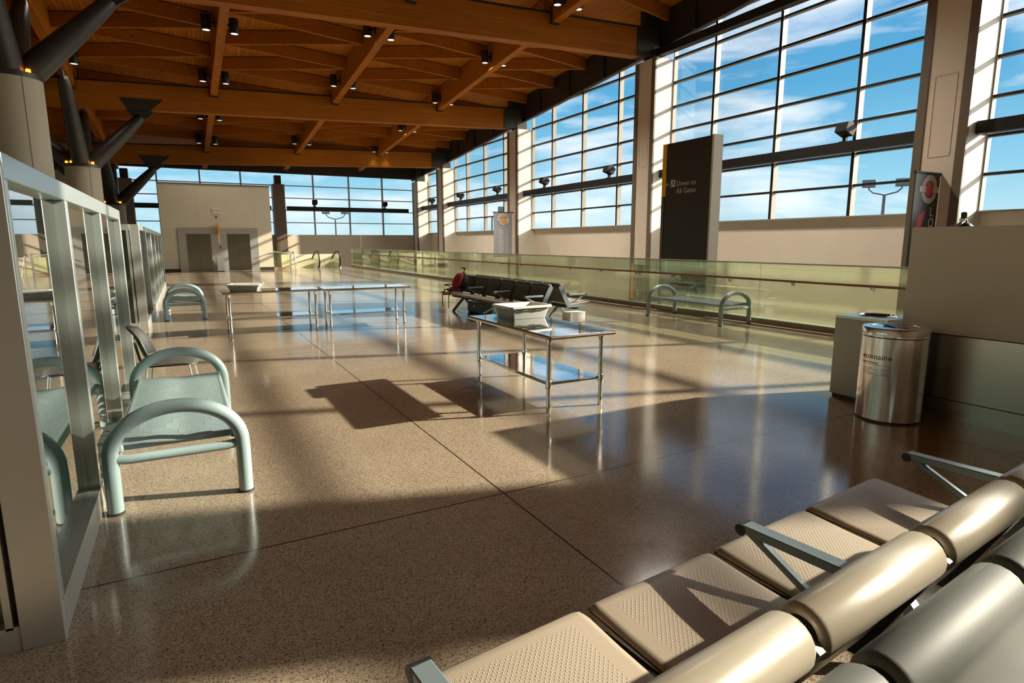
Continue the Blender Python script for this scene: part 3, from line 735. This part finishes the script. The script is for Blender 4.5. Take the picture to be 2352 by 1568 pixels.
MB().box(-.29, .29, -.27, .27, .03, .845).build('body', dotted('perforated', (.44,.42,.37,1), .018, .4, .4, True), c, bevel=.006)
m = MB()
n = 40; ring = []; o_ = []
for q in range(n):
    a = 2*PI*q/n; ring.append((.15*math.cos(a), .15*math.sin(a), .875))
    s = max(abs(math.cos(a)), abs(math.sin(a))); o_.append((.29*math.cos(a)/s, .27*math.sin(a)/s, .875))
m.add(ring+o_, [(q, (q+1)%n, n+(q+1)%n, n+q) for q in range(n)])
m.add([(x,y,.875) for x,y,z in o_]+[(x,y,.845) for x,y,z in o_], [(q, (q+1)%n, n+(q+1)%n, n+q) for q in range(n)])
m.build('lid', MT['alu'], c)
MB().lathe([(.15,.876),(.165,.886),(.172,.884),(.172,.876)], 40).build('rim', MT['polish'], c)
MB().lathe([(.15,.876),(.15,.70),(0,.70)], 32).build('opening', MT['black'], c)
MB().box(-.27, .27, -.25, .25, 0, .04).build('plinth', MT['black'], c)

# ------------------------------------------------------------------ steel prep tables and trays
def prep_table(label, loc, rz, ln, wd, h, lx, ly, zs):
    t = thing('steel_table', label, 'table', loc, rz, 'steel prep tables')
    top = MB(); top.box(-wd/2+.02, wd/2-.02, -ln/2+.02, ln/2-.02, h-.03, h); top.build('tabletop', MT['polish'], t)
    e = MB(); rr = .02
    pth = [(-wd/2+rr, -ln/2+rr, h-rr), (wd/2-rr, -ln/2+rr, h-rr), (wd/2-rr, ln/2-rr, h-rr), (-wd/2+rr, ln/2-rr, h-rr)]
    for i in range(4): e.tube([pth[i], pth[(i+1)%4]], rr, 12)
    e.build('rolled_edge', MT['leg_steel'], t)
    sh = MB(); sh.box(-lx, lx, -ly, ly, zs-.02, zs+.012)
    sh.build('shelf', MT['polish'], t, bevel=.008)
    for sx in (-1, 1):
        for sy in (-1, 1):
            l = MB(); l.lathe([(.0205,.0),(.0205,.02),(.024,.03),(.024,.09),(.0205,.095),(.0205,h-.03)], 16, (sx*lx, sy*ly, 0))
            g = l.build('leg', MT['leg_steel'], t)
            MB().lathe([(.027,zs-.05),(.03,zs-.04),(.03,zs+.03),(.027,zs+.035),(.0205,zs+.035)], 16, (sx*lx, sy*ly, 0)).build('shelf_clamp', MT['stainless'], g)
            MB().lathe([(.0205,h-.1),(.032,h-.06),(.032,h-.03)], 16, (sx*lx, sy*ly, 0)).build('gusset', MT['stainless'], g)
    return t
prep_table('nearest stainless steel table, holding a white tray above a mirror-like lower shelf', (3.31, 5.56, 0), 0, 1.86, .79, .78, .31, .78, .29)
prep_table('stainless steel table farther back on the left with a tray on its end', (1.36, 11.93, 0), PI/2 + math.radians(1), 1.70, .76, .79, .30, .74, .30)
prep_table('empty stainless steel table farther back, right of the left-hand table', (3.07, 11.78, 0), PI/2 - math.radians(3), 1.68, .76, .79, .30, .71, .30)
def tray(name, label, loc, rz, lx, ly, h, mat):
    t = thing(name, label, 'tray', loc, rz)
    m = MB(); seg = 6
    def loop(ax, ay, r, z):
        pts = []
        for cx, cy, s in ((1,1,0),(-1,1,1),(-1,-1,2),(1,-1,3)):
            for q in range(seg+1):
                a = PI/2*(s + q/seg); pts.append((cx*(ax-r) + r*math.cos(a), cy*(ay-r) + r*math.sin(a), z))
        return pts
    rows = [loop(lx-.045, ly-.045, .03, 0), loop(lx-.005, ly-.005, .04, h-.03), loop(lx, ly, .045, h-.028), loop(lx+.02, ly+.02, .05, h-.025), loop(lx+.02, ly+.02, .05, h-.004), loop(lx+.012, ly+.012, .05, h),
            loop(lx-.006, ly-.006, .04, h), loop(lx-.012, ly-.012, .036, h-.006), loop(lx-.05, ly-.05, .03, .008)]
    m.sheet(rows, True, True); n = len(rows[0]); m.f.append(tuple(range(n-1,-1,-1))); m.sm.append(False)
    b = len(m.v); m.v += rows[-1]; m.f.append(tuple(range(b, b+n))); m.sm.append(False)
    m.build('tub', mat, t)
    s = MB()
    for a in (-.09, .09): s.box(a-.04, a+.04, -ly-.004, -ly+.02, h-.05, h-.04); s.box(-lx-.004, -lx+.02, a-.04, a+.04, h-.05, h-.04)
    s.build('hand_slot', MT['mullion'], t)
    return t
tray('plastic_tray', 'white plastic security tray on the near steel table', (3.42, 6.05, .782), math.radians(2), .27, .21, .15, MT['bin'])
tray('plastic_tray', 'grey white plastic tray on the left end of the far steel table', (.93, 11.95, .792), math.radians(-14), .28, .21, .12, MT['bin'])

# ------------------------------------------------------------------ arched benches with strap seats
def bench(label, loc, rz, ln, wd):
    t = thing('metal_bench', label, 'bench', loc, rz, 'arched metal benches')
    rt = .045
    top = .685; leg = .34
    def arch(y):
        pts = [(-wd/2, y, .0), (-wd/2, y, .2), (-wd/2, y, leg-.04)]
        for q in range(1, 24):
            a = PI - PI*q/24; pts.append((wd/2*math.cos(a), y, leg + (top-rt-leg)*(math.sin(a)**.9)))
        pts += [(wd/2, y, leg-.04), (wd/2, y, .2), (wd/2, y, .0)]
        return pts
    for y in (-ln/2, ln/2):
        MB().tube(arch(y), rt, 18).build('arch_leg', MT['bench'], t)
        for x in (-wd/2, wd/2): MB().lathe([(0,0),(rt+.004,0),(rt+.004,.012),(rt,.016)], 16, (x, y, 0)).build('foot', MT['rubber'], t)
        MB().tube([(-wd/2+.02, y, .345), (-wd/2+.1, y, .335), (wd/2-.1, y, .335), (wd/2-.02, y, .345)], .03, 14).build('cross_tube', MT['bench'], t)
    # contoured seat of cross straps
    def prof(x):
        u = x/(wd/2-.06)
        return .425 + .012*math.cos(u*PI*1.0) - .028*math.exp(-((u-.05)/.42)**2) + .01*u*u
    s = MB(); n = int(ln/.043); xs = [(-1 + 2*q/16)*(wd/2-.055) for q in range(17)]
    for k in range(n):
        y = -ln/2 + .06 + (ln-.12)*k/(n-1)
        a, b = y-.012, y+.012
        rows = [[(x, a, prof(x)-.008) for x in xs], [(x, a, prof(x)) for x in xs], [(x, b, prof(x)) for x in xs], [(x, b, prof(x)-.008) for x in xs], [(x, a, prof(x)-.008) for x in xs]]
        s.sheet(rows, False)
    # gaps closed here and there to make the wave ornament
    orn = [(cx, cy*ln/2.2, rr) for cy in (-.68, -.05, .55) for cx, rr in ((-.14, .085), (.10, .13), (.2, .05))]
    for k in range(n-1):
        y0 = -ln/2 + .06 + (ln-.12)*k/(n-1); y1 = -ln/2 + .06 + (ln-.12)*(k+1)/(n-1)
        for q in range(16):
            xm = (xs[q]+xs[q+1])/2; ym = (y0+y1)/2
            if any(.72 < math.hypot((xm-cx)/rr, (ym-cy)/(rr*1.7)) < 1.12 and (xm-cx)*.8 + (ym-cy) < rr for cx, cy, rr in orn):
                s.add([(xs[q], y0+.01, prof(xs[q])-.0008), (xs[q+1], y0+.01, prof(xs[q+1])-.0008), (xs[q+1], y1-.01, prof(xs[q+1])-.0008), (xs[q], y1-.01, prof(xs[q])-.0008)], [(0,1,2,3)])
    s.build('seat', MT['bench'], t)
    for sx in (-1, 1):
        r_ = MB(); x = sx*(wd/2-.05); r_.box(x-.02, x+.02, -ln/2+.03, ln/2-.03, .37, .424); r_.build('seat_rail', MT['bench'], t, bevel=.015, seg=3)
    for y in (-ln/2+.08, ln/2-.08, 0):
        MB().prism([(-wd/2+.06, y, .372), (wd/2-.06, y, .372), (wd/2-.06, y, .41), (0, y, .385), (-wd/2+.06, y, .41)], (0,.012,0)).build('seat_rib', MT['bench'], t)
    return t
bench('pale teal arched metal bench by the glass screen, nearest the camera', (-.13, 5.28, 0), 0, 2.14, .74)
bench('pale teal arched metal bench farther back beside the second glass screen', (-.08, 15.65, 0), 0, 1.9, .74)
bench('pale teal arched metal bench in front of the glass railing', (9.55, 9.30, 0), 0, 2.1, .80)

# ------------------------------------------------------------------ grey shell chair
t = thing('shell_chair', 'grey plastic shell chair behind the near bench', 'chair', (-.2, 7.02, 0), math.radians(-6))
rows = []
for q in range(9):
    v = q/8; rows.append([(-.23 + .46*v, -.215*(1-.15*abs(v-.2)) + .43*(1-.15*abs(v-.2))*k/8, .445 + .012*math.cos((k/8-.5)*PI*1.6)*-1 - .04*max(0, v-.75)**1.3*4 + .01*(1-v)) for k in range(9)])
m = MB(); m.sheet(rows); o = m.build('seat', MT['greychair'], t); md = o.modifiers.new('solid', 'SOLIDIFY'); md.thickness = .012
rows = []
for q in range(10):
    v = q/9; w = .20*(1 - .25*v*v)
    rows.append([(-.235 - .10*v - .05*max(0, v-.7)*4*.6 + .07*(2*k/8-1)**2, w*(2*k/8-1), .52 + .31*v - .03*(2*k/8-1)**2*v) for k in range(9)])
m = MB(); m.sheet(rows); o = m.build('backrest', MT['greychair'], t); md = o.modifiers.new('solid', 'SOLIDIFY'); md.thickness = .014
for s in (-1, 1):
    MB().tube([(-.21, s*.17, .43), (-.255, s*.175, .5), (-.29, s*.17, .68)], .012, 10).build('back_post', MT['black'], t)
    MB().tube([(.17, s*.19, .43), (.2, s*.215, .22), (.225, s*.225, 0)], .009, 8).build('leg', MT['alu'], t)
    MB().tube([(-.2, s*.19, .43), (-.235, s*.215, .2), (-.26, s*.225, 0)], .009, 8).build('leg', MT['alu'], t)
    MB().tube([(.17, s*.19, .43), (-.2, s*.19, .43)], .009, 8).build('seat_rail', MT['black'], t)

# ------------------------------------------------------------------ beam seating
def seat_row(label, loc, rz, n, pitch, vinyl, arms, ends=(True, True), legs=()):
    """seats face +Y; origin at the middle of the first seat's front edge, on the floor; row runs along +X"""
    t = thing('seat_row', label, 'seat row', loc, rz, 'back-to-back airport seating')
    w = pitch - .035
    for i in range(n):
        cx = i*pitch
        # pan with a rolled front edge
        prof = [(-.50,.405),(-.47,.412),(-.2,.432),(-.05,.448),(-.022,.446),(-.004,.434),(.0,.42),(-.006,.405),(-.03,.40),(-.2,.395),(-.47,.378),(-.50,.388)]
        xs = [(-w/2, .012), (-w/2+.012, .003), (-w/2+.03, 0), (w/2-.03, 0), (w/2-.012, .003), (w/2, .012)]
        m = MB(); rows = []
        for x, ins in xs:
            rows.append([(x, y*1.0 - (ins if y > -.1 else 0) + (ins if y < -.45 else 0), z - (ins if k <= 5 else -ins)) for k, (y, z) in enumerate(prof)])
        m.sheet(rows, True, True)
        m.f.append(tuple(range(len(prof)-1,-1,-1))); m.sm.append(False); b0 = (len(xs)-1)*len(prof); m.f.append(tuple(range(b0, b0+len(prof)))); m.sm.append(False)
        o = m.build('seat', MT['seat_pan'], t); o.location = (cx, 0, 0)
        # curved back ending in a padded roll
        m = MB(); rb = .068
        yc_, zc_ = -.735, .765
        pr = [(-.545,.43),(-.575,.50),(-.61,.58),(-.645,.66),(-.668,.715)]
        for q in range(15):
            a = math.radians(-20 + 250*q/14); pr.append((yc_ + rb*math.cos(a), zc_ + rb*math.sin(a)))
        pr += [(-.72,.655),(-.68,.58),(-.645,.50),(-.61,.43)]
        xs2 = [(-w/2, .014), (-w/2+.006, .006), (-w/2+.018, 0), (w/2-.018, 0), (w/2-.006, .006), (w/2, .014)]
        cy_ = sum(p[0] for p in pr)/len(pr); rows = []
        for x, ins in xs2:
            ring = []
            for k, (y, z) in enumerate(pr):
                if 5 <= k < 20:
                    vx, vz = y-yc_, z-zc_; l = math.hypot(vx, vz); f_ = (l-ins)/l; ring.append((x, yc_+vx*f_, zc_+vz*f_))
                else: ring.append((x, y + (-ins if k < 5 else ins)*.8, z))
            rows.append(ring)
        m.sheet(rows, True, True); np_ = len(pr)
        m.f.append(tuple(range(np_-1,-1,-1))); m.sm.append(False); b0 = (len(xs2)-1)*np_; m.f.append(tuple(range(b0, b0+np_))); m.sm.append(False)
        o = m.build('backrest', vinyl, t); o.location = (cx, 0, 0)
        for sx in (-1, 1): MB().lathe([(.0, sx*(w/2+.003)), (.042, sx*(w/2+.003)), (.046, sx*(w/2-.004))], 20, (0, yc_, zc_), axis='X').build('hollow_shade', MT['black'], o)  # black disc paints in the dark inside of the hollow roll
    x0, x1 = -.5*pitch, (n-.5)*pitch
    MB().box(x0, x1, -.40, -.32, .30, .375).build('beam', MT['black'], t)
    for i in range(n+1):
        x = -.5*pitch + i*pitch
        m = MB(); m.box(x-.016, x+.016, -.60, -.10, .345, .40)
        m.prism([(x-.012,-.50,.36),(x-.012,-.60,.36),(x-.012,-.80,.76),(x-.012,-.735,.80),(x-.012,-.69,.76)], (.024,0,0))
        m.build('spine_bracket', MT['black'] if i not in (0, n) or not ends[0] else MT['arm'], t)
        if i in arms:
            a = MB()
            yf, zf = -.14, .60
            # flat arm from the back to the tip, and the thinner strut under it
            a.prism([(x-.03, yf, zf), (x-.03, yf-.02, zf+.018), (x-.03, -.56, zf+.02), (x-.03, -.56, zf-.014), (x-.03, yf-.05, zf-.014)], (.06,0,0))
            a.bar((x, yf-.035, zf-.01), (x, -.46, .44), .03, .024)
            a.build('armrest', MT['arm'], t, bevel=.004)
            MB().tube([(x-.031, yf-.015, zf-.003), (x+.031, yf-.015, zf-.003)], .022, 14).build('arm_tip', MT['black'], t)
    for i in legs:
        x = -.5*pitch + i*pitch
        l = MB(); l.bar((x, -.36, .33), (x, -.08, .03), .05, .05); l.bar((x, -.36, .33), (x, -.62, .03), .05, .05); l.bar((x, -.10, .02), (x, -.06, .02), .09, .04); l.bar((x, -.60, .02), (x, -.66, .02), .09, .04)
        l.build('leg', MT['arm'], t)
    return t
rot = .096; pit = .664
seat_row('near row of taupe perforated airport seats in the lower right corner, facing the hall', (.748, 1.47, 0), rot, 4, pit, MT['seat_vinyl'], (0, 2, 4), legs=(1, 3))
c_, s_ = math.cos(rot), math.sin(rot)
# twin row behind, facing the camera: its own origin is the far end because it is turned by 180 degrees
dx, dy = 3*pit - .03, -1.655
seat_row('shaded row of airport seats at the bottom right corner, backing the taupe row', (.748 + dx*c_ - dy*s_, 1.47 + dx*s_ + dy*c_, 0), rot + PI, 4, pit, MT['seat_back2'], (0, 2, 4), legs=(1, 3))
seat_row('row of dark airport seats in the middle distance facing the tables', (5.53, 10.28, 0), PI/2, 6, pit, MT['seat_back2'], (0, 2, 4, 6), legs=(1, 5))
seat_row('row of airport seats in the middle distance backing the dark row, facing the railing', (7.26, 13.60, 0), -PI/2, 6, pit, MT['seat_back2'], (0, 2, 4, 6), legs=(1, 5))

# backpack slumped on the far end of the dark row, and the small white box under the seats
b = thing('backpack', 'red and black backpack propped on the far end of the dark seat row', 'backpack', (5.86, 13.45, .45), .2)
m = MB(); rows = []
for q in range(12):
    v = q/11; r_ = math.sin(min(1, v*1.15+.12)*PI)**.45 if v < .97 else .15
    rows.append([((.15*r_ + .02*v)*math.cos(2*PI*k/20)*(1 if math.cos(2*PI*k/20) < 0 else .8) + .16*v, .19*r_*math.sin(2*PI*k/20), .02 + .56*v) for k in range(20)])
m.sheet(rows, True, True); m.f.append(tuple(range(19,-1,-1))); m.sm.append(True); m.f.append(tuple(range(220,240))); m.sm.append(True); m.build('bag', MT['blackcloth'], b)
m = MB(); rows = []
for q in range(9):
    v = q/8; r_ = math.sin(PI*(.12+.76*v))**.5
    rows.append([(-.12*r_ - .075 + .16*v + .035*math.cos(PI*(k/8-.5)*2)*-1*r_, .15*r_*(2*k/8-1), .08 + .36*v) for k in range(9)])
m.sheet(rows); o = m.build('front_pocket', MT['redcloth'], b); md = o.modifiers.new('solid', 'SOLIDIFY'); md.thickness = .05; md.offset = 0
m = MB(); m.tube([(.10,-.06,.55),(.09,-.04,.585),(.11,.04,.585),(.12,.06,.55)], .012, 8); m.build('handle', MT['blackcloth'], b)
for s in (-1, 1):
    m = MB(); m.tube([(-.08, s*.12, .12), (-.22, s*.13, .075), (-.35, s*.14, .06), (-.425, s*.14, -.08), (-.42, s*.13, -.36)], [.014,.016,.016,.012,.010], 8); m.build('strap', MT['blackcloth'], b)
m = MB(); m.tube([(-.1,-.16,.045), (-.2,-.05,.05), (-.27,.06,.045), (-.2,.2,.045)], .04, 10); m.build('waist_belt', MT['redcloth'], b)
b = thing('floor_box', 'small white box on the floor under the end of the seat rows', 'box', (7.02, 10.22, 0), .1)
MB().box(-.2, .2, -.13, .13, 0, .2).build('body', MT['white'], b, bevel=.008); MB().box(-.205, .205, -.135, .135, .19, .215).build('lid', MT['white'], b, bevel=.004)
b = thing('floor_case', 'dark flat case on the floor under the far end of the seat rows', 'case', (6.0, 12.62, 0))
MB().box(-.14, .14, -.4, .4, .02, .26).build('body', pbr('case_blue', (.03,.045,.05,1), .4), b, bevel=.015); MB().box(-.155, -.14, -.03, .03, .15, .19).build('latch', MT['polish'], b)
MB().box(-.12, .12, -.37, -.33, 0, .03).build('foot', MT['rubber'], b); MB().box(-.12, .12, .33, .37, 0, .03).build('foot', MT['rubber'], b)

# ------------------------------------------------------------------ glass screens on the left
def screen(label, loc, rz, posts, h, corner=None):
    """runs along +Y from its origin; outer face at x = 0, panes set back"""
    t = thing('glass_screen', label, 'screen', loc, rz, 'aluminium and glass screens')
    dp = .15
    L_ = posts[-1]
    MB().box(-dp, 0, 0, L_, h-.10, h).build('top_rail', MT['alu'], t, bevel=.004)
    MB().box(-dp, 0, 0, L_, 0, .17).build('bottom_rail', MT['alu_soft'], t, bevel=.004)
    MB().box(-dp+.02, .004, 0, L_, .165, .175).build('bead', MT['alu'], t)
    for i, y in enumerate(posts):
        a, b = (y, y+.045) if i == 0 else ((y-.07, y) if i == len(posts)-1 else (y-.035, y+.035))
        MB().box(-dp, 0, a, b, .17, h-.10).build('post', MT['alu'], t, bevel=.004)
    for a, b in zip(posts[:-1], posts[1:]):
        MB().box(-.066, -.056, a+.03, b-.03, .17, h-.10).build('glass_panel', MT['screen_glass'], t)
    return t
s = screen('tall aluminium glass screen along the left edge, nearest the camera', (-.57, 2.93, 0), 0, [0, 1.36, 2.98, 4.72], 1.99)
# return leg turning away to the left at the near end
MB().box(-.60, -.012, -.02, .13, 1.89, 1.985).build('return_rail', MT['alu_soft'], s)
MB().box(-.145, -.0, -.035, .0, 0, 1.95).build('corner_post', MT['alu_soft'], s, bevel=.003)
MB().box(-.19, -.165, -.03, .12, .10, 1.89).build('return_stile', MT['alu_soft'], s)
MB().box(-.165, -.145, .02, .1, .0, 1.95).build('shadow_gap', MT['black'], s)
MB().box(-1.5, -.145, -.03, .02, 0, .11).build('return_sill', MT['alu_soft'], s)
MB().box(-.60, -.19, .03, .04, .11, 1.89).build('return_glass', MT['screen_glass'], s)
s = screen('second aluminium glass screen farther back, beside the far left bench', (-.72, 13.4, 0), 0, [0, 2.3, 4.6, 6.9, 9.2, 11.5, 13.4], 2.0)
MB().box(-1.6, -.15, -.02, .13, 1.89, 2.0).build('return_rail', MT['alu'], s)
MB().box(-1.6, -.15, -.02, .13, 0, .14).build('return_sill', MT['alu_soft'], s)
MB().box(-.21, -.17, -.02, .13, .14, 1.89).build('return_stile', MT['alu'], s)
MB().box(-.165, -.155, .0, .1, .0, 1.95).build('shadow_gap', MT['black'], s)
for a in (-.62, -.56): MB().box(a-.02, a+.015, -.02, .13, .14, 1.89).build('return_stile', MT['alu'], s)
MB().box(-1.6, -.2, .05, .06, .14, 1.89).build('return_glass', MT['screen_glass'], s)

# ------------------------------------------------------------------ escalator heads, stand
def balustrade(t, x):
    m = MB(); pth = []
    # handrail loop: newel, flat top, then down the incline
    for q in range(9):
        a = math.radians(-75 - 150*q/8 - 0); pth.append((x, .25 + .28*math.cos(a)*1.0 - .0, .62 + .42*math.sin(-a)*-1 if False else .62 - .0))
    pts = [(x, .42, .06), (x, .16, .16), (x, .04, .40), (x, .06, .72), (x, .2, .96), (x, .45, 1.06), (x, 1.2, 1.06), (x, 2.2, .75), (x, 4.6, -.7), (x, 9.5, -3.7)]
    m.tube(pts, .05, 12); m.build('handrail', MT['black'], t)
    MB().prism([(x-.008, .10, .12), (x-.008, .08, .6), (x-.008, .24, .93), (x-.008, .5, 1.02), (x-.008, 1.2, 1.02), (x-.008, 2.2, .70), (x-.008, 9.5, -3.75), (x-.008, 9.5, -4.4), (x-.008, 1.6, -.1), (x-.008, .3, -.02)], (.016,0,0)).build('glass_panel', MT['rail_glass'], t)
    MB().prism([(x-.1, .2, 0), (x-.1, .3, .16), (x-.1, 1.6, .16), (x-.1, 9.5, -4.0), (x-.1, 9.5, -4.5), (x-.1, 1.4, -.3), (x-.1, .25, -.3)], (.2,0,0)).build('skirt', MT['alu'], t)
e = thing('escalator', 'escalator head with two black-railed glass balustrades at the far end', 'escalator', (0, 39.6, 0))
balustrade(e, 7.55); balustrade(e, 8.85)
MB().box(7.65, 8.75, .2, 2.3, -.02, .008).build('comb_plate', MT['stainless_dk'], e)
e = thing('easel_stand', 'thin pale A-shaped stand in front of the far parapet', 'stand', (5.75, 38.2, 0))
for q in ((-.28, .15), (.28, .12), (.05, -.3)): MB().tube([(q[0]*.2, q[1]*.2, 1.05), (q[0], q[1], 0)], .02, 8).build('leg', MT['white'], e)
MB().box(-.16, .16, -.02, .02, .55, .58).build('crossbar', MT['white'], e); MB().lathe([(0,-.05),(.05,-.03),(.05,.03),(0,.05)], 12, (0,0,1.07)).build('knob', MT['polish'], e)

# ------------------------------------------------------------------ light masts outside
def mast(label, loc, rz, top, heads):
    t = thing('light_mast', label, 'lamp post', loc, rz, 'floodlight masts outside')
    MB().tube([(0,0,-9), (0,0,top-1.3)], [.32,.2], 12).build('pole', MT['pole'], t)
    m = MB()
    for s in ((-1, 1) if heads == 2 else (1,)):
        m.tube([(0,0,top-1.4), (s*.5,0,top-1.25), (s*1.3,0,top-1.05), (s*1.75,0,top-.6), (s*1.8,0,top-.2)], .09, 8)
    m.build('yoke', MT['pole'], t)
    for s in ((-1, 1) if heads == 2 else (1,)):
        m = MB(); m.prism([(s*1.8-.75, -.5, top-.35), (s*1.8+.75, -.5, top-.35), (s*1.8+.75, -.5, top+.55), (s*1.8-.75, -.5, top+.55)], (0,1.3,0)); m.build('lamp_head', MT['pole'], t, bevel=.05)
    return t
mast('twin-headed light mast outside the window bay beside the dark banner', (78, 45.2, 0), math.radians(-60), 8.7, 2)
mast('twin-headed light mast outside the far end windows', (27.0, 123, 0), math.radians(-14), 7.6, 2)
mast('single light mast head outside, just above the grey hanging banner', (50.33, 100.08, 0), math.radians(-28), 7.5, 1)

# ------------------------------------------------------------------ light, sky, camera
HAZE = 5.5
sd = Vector((-1, .318, -.452)).normalized()
su = bpy.data.lights.new('sun', 'SUN'); su.energy = 10.0; su.angle = math.radians(.6); su.color = (1.0, .88, .70)
so = bpy.data.objects.new('sun', su); C.objects.link(so); so.location = (60, -20, 40); so.rotation_euler = sd.to_track_quat('-Z', 'Y').to_euler()
for i, (x, y, z) in enumerate(FL):
    li = bpy.data.lights.new('flood_beam', 'SPOT'); li.energy = 70; li.spot_size = math.radians(90); li.spot_blend = .8; li.color = (1.0, .72, .42); li.shadow_soft_size = .12
    o = bpy.data.objects.new('flood_beam', li); C.objects.link(o); o.location = (x-.25, y, z+.2) if x > 18 else (x, y-.3, z+.2)
    d = Vector((-.75, 0, 1)) if x > 18 else Vector((0, -.75, 1)); o.rotation_euler = d.to_track_quat('-Z', 'Y').to_euler()

for x, y, z in SPOTS:
    li = bpy.data.lights.new('spot_beam', 'SPOT'); wide = min(abs(y-b) for b in YC) > 2.5; li.energy = (1900 if wide else 40) if x > 12 else 110; li.spot_size = math.radians(135 if wide else 75); li.spot_blend = 1.0; li.color = (1.0, .92, .80); li.shadow_soft_size = .12
    o = bpy.data.objects.new('spot_beam', li); C.objects.link(o); o.location = (x, y, z-.04)
w = bpy.data.worlds.new('sky'); scene.world = w; w.use_nodes = True; nt = w.node_tree; nt.nodes.clear()
out = nt.nodes.new('ShaderNodeOutputWorld'); bg = nt.nodes.new('ShaderNodeBackground'); L(nt, bg.outputs[0], out.inputs[0])
tc = N(nt, 'ShaderNodeTexCoord'); sx = N(nt, 'ShaderNodeSeparateXYZ'); L(nt, tc.outputs['Generated'], sx.inputs[0])
rp = N(nt, 'ShaderNodeValToRGB'); L(nt, sx.outputs['Z'], rp.inputs[0]); e = rp.color_ramp.elements
e[0].position = 0; e[0].color = (.20,.19,.16,1); e[1].position = 1; e[1].color = (.03,.12,.36,1)
for p, c in ((.005, (.25,.24,.2,1)), (.012, (.44,.64,.70,1)), (.10, (.23,.50,.66,1)), (.22, (.09,.33,.56,1)), (.45, (.055,.23,.5,1))):
    k = e.new(p); k.color = c
mp = N(nt, 'ShaderNodeMapping'); L(nt, tc.outputs['Generated'], mp.inputs['Vector']); mp.inputs['Scale'].default_value = (1.6, 1.6, 7.5); mp.inputs['Location'].default_value = (.35, .1, .0); mp.inputs['Rotation'].default_value = (.05, .12, 0)
nz = N(nt, 'ShaderNodeTexNoise', Scale=2.3, Detail=7.0, Roughness=.55, Distortion=.35); L(nt, mp.outputs[0], nz.inputs['Vector'])
cr = N(nt, 'ShaderNodeValToRGB'); cr.color_ramp.elements[0].position = .45; cr.color_ramp.elements[1].position = .72; L(nt, nz.outputs['Fac'], cr.inputs[0])
up = N(nt, 'ShaderNodeMapRange'); L(nt, sx.outputs['Z'], up.inputs['Value']); up.inputs['From Min'].default_value = .0; up.inputs['From Max'].default_value = .03
mu = N(nt, 'ShaderNodeMath', operation='MULTIPLY'); L(nt, cr.outputs[0], mu.inputs[0]); L(nt, up.outputs[0], mu.inputs[1])
mx = N(nt, 'ShaderNodeMix', data_type='RGBA'); L(nt, mu.outputs[0], mx.inputs['Factor']); L(nt, rp.outputs[0], mx.inputs[6]); mx.inputs[7].default_value = (.84,.86,.88,1)
# bright haze round the low sun
gd = N(nt, 'ShaderNodeVectorMath', operation='DOT_PRODUCT'); L(nt, tc.outputs['Generated'], gd.inputs[0]); gd.inputs[1].default_value = tuple(-sd)
gm = N(nt, 'ShaderNodeMapRange', interpolation_type='SMOOTHSTEP'); L(nt, gd.outputs['Value'], gm.inputs['Value']); gm.inputs['From Min'].default_value = .76; gm.inputs['From Max'].default_value = 1.0; gm.inputs['To Max'].default_value = HAZE
gc = N(nt, 'ShaderNodeMix', data_type='RGBA', blend_type='ADD'); gc.inputs['Factor'].default_value = 1.0; L(nt, mx.outputs[2], gc.inputs[6])
gv = N(nt, 'ShaderNodeVectorMath', operation='SCALE'); gv.inputs[0].default_value = (1.0, .93, .80); L(nt, gm.outputs[0], gv.inputs['Scale']); L(nt, gv.outputs[0], gc.inputs[7])
L(nt, gc.outputs[2], bg.inputs['Color']); bg.inputs['Strength'].default_value = 1.0

F, PIT, ROLL, YAW, H = 1368.3, .16547, -.0031, .4978, 1.65
cam = bpy.data.cameras.new('camera'); cam.sensor_fit = 'HORIZONTAL'; cam.sensor_width = 36; cam.lens = F/2352*36; cam.clip_start = .05; cam.clip_end = 600
co = bpy.data.objects.new('camera', cam); C.objects.link(co)
fw = Vector((math.sin(YAW)*math.cos(PIT), math.cos(YAW)*math.cos(PIT), -math.sin(PIT)))
rt = Vector((math.cos(YAW), -math.sin(YAW), 0)); up_ = rt.cross(fw)
cr_, sr_ = math.cos(ROLL), math.sin(ROLL)
r2 = rt*cr_ + up_*sr_; u2 = -rt*sr_ + up_*cr_
co.matrix_world = Matrix(((r2.x, u2.x, -fw.x, 0), (r2.y, u2.y, -fw.y, 0), (r2.z, u2.z, -fw.z, H), (0,0,0,1)))
scene.camera = co
vs = scene.view_settings; vs.view_transform = 'Standard'; vs.look = 'None'; vs.gamma = 1; vs.exposure = .45; vs.use_curve_mapping = False
cy = scene.cycles
cy.use_denoising = True; cy.max_bounces = 6; cy.diffuse_bounces = 4; cy.glossy_bounces = 3; cy.transmission_bounces = 4; cy.transparent_max_bounces = 16
cy.sample_clamp_indirect = 6; cy.caustics_reflective = False; cy.caustics_refractive = False; cy.blur_glossy = .0
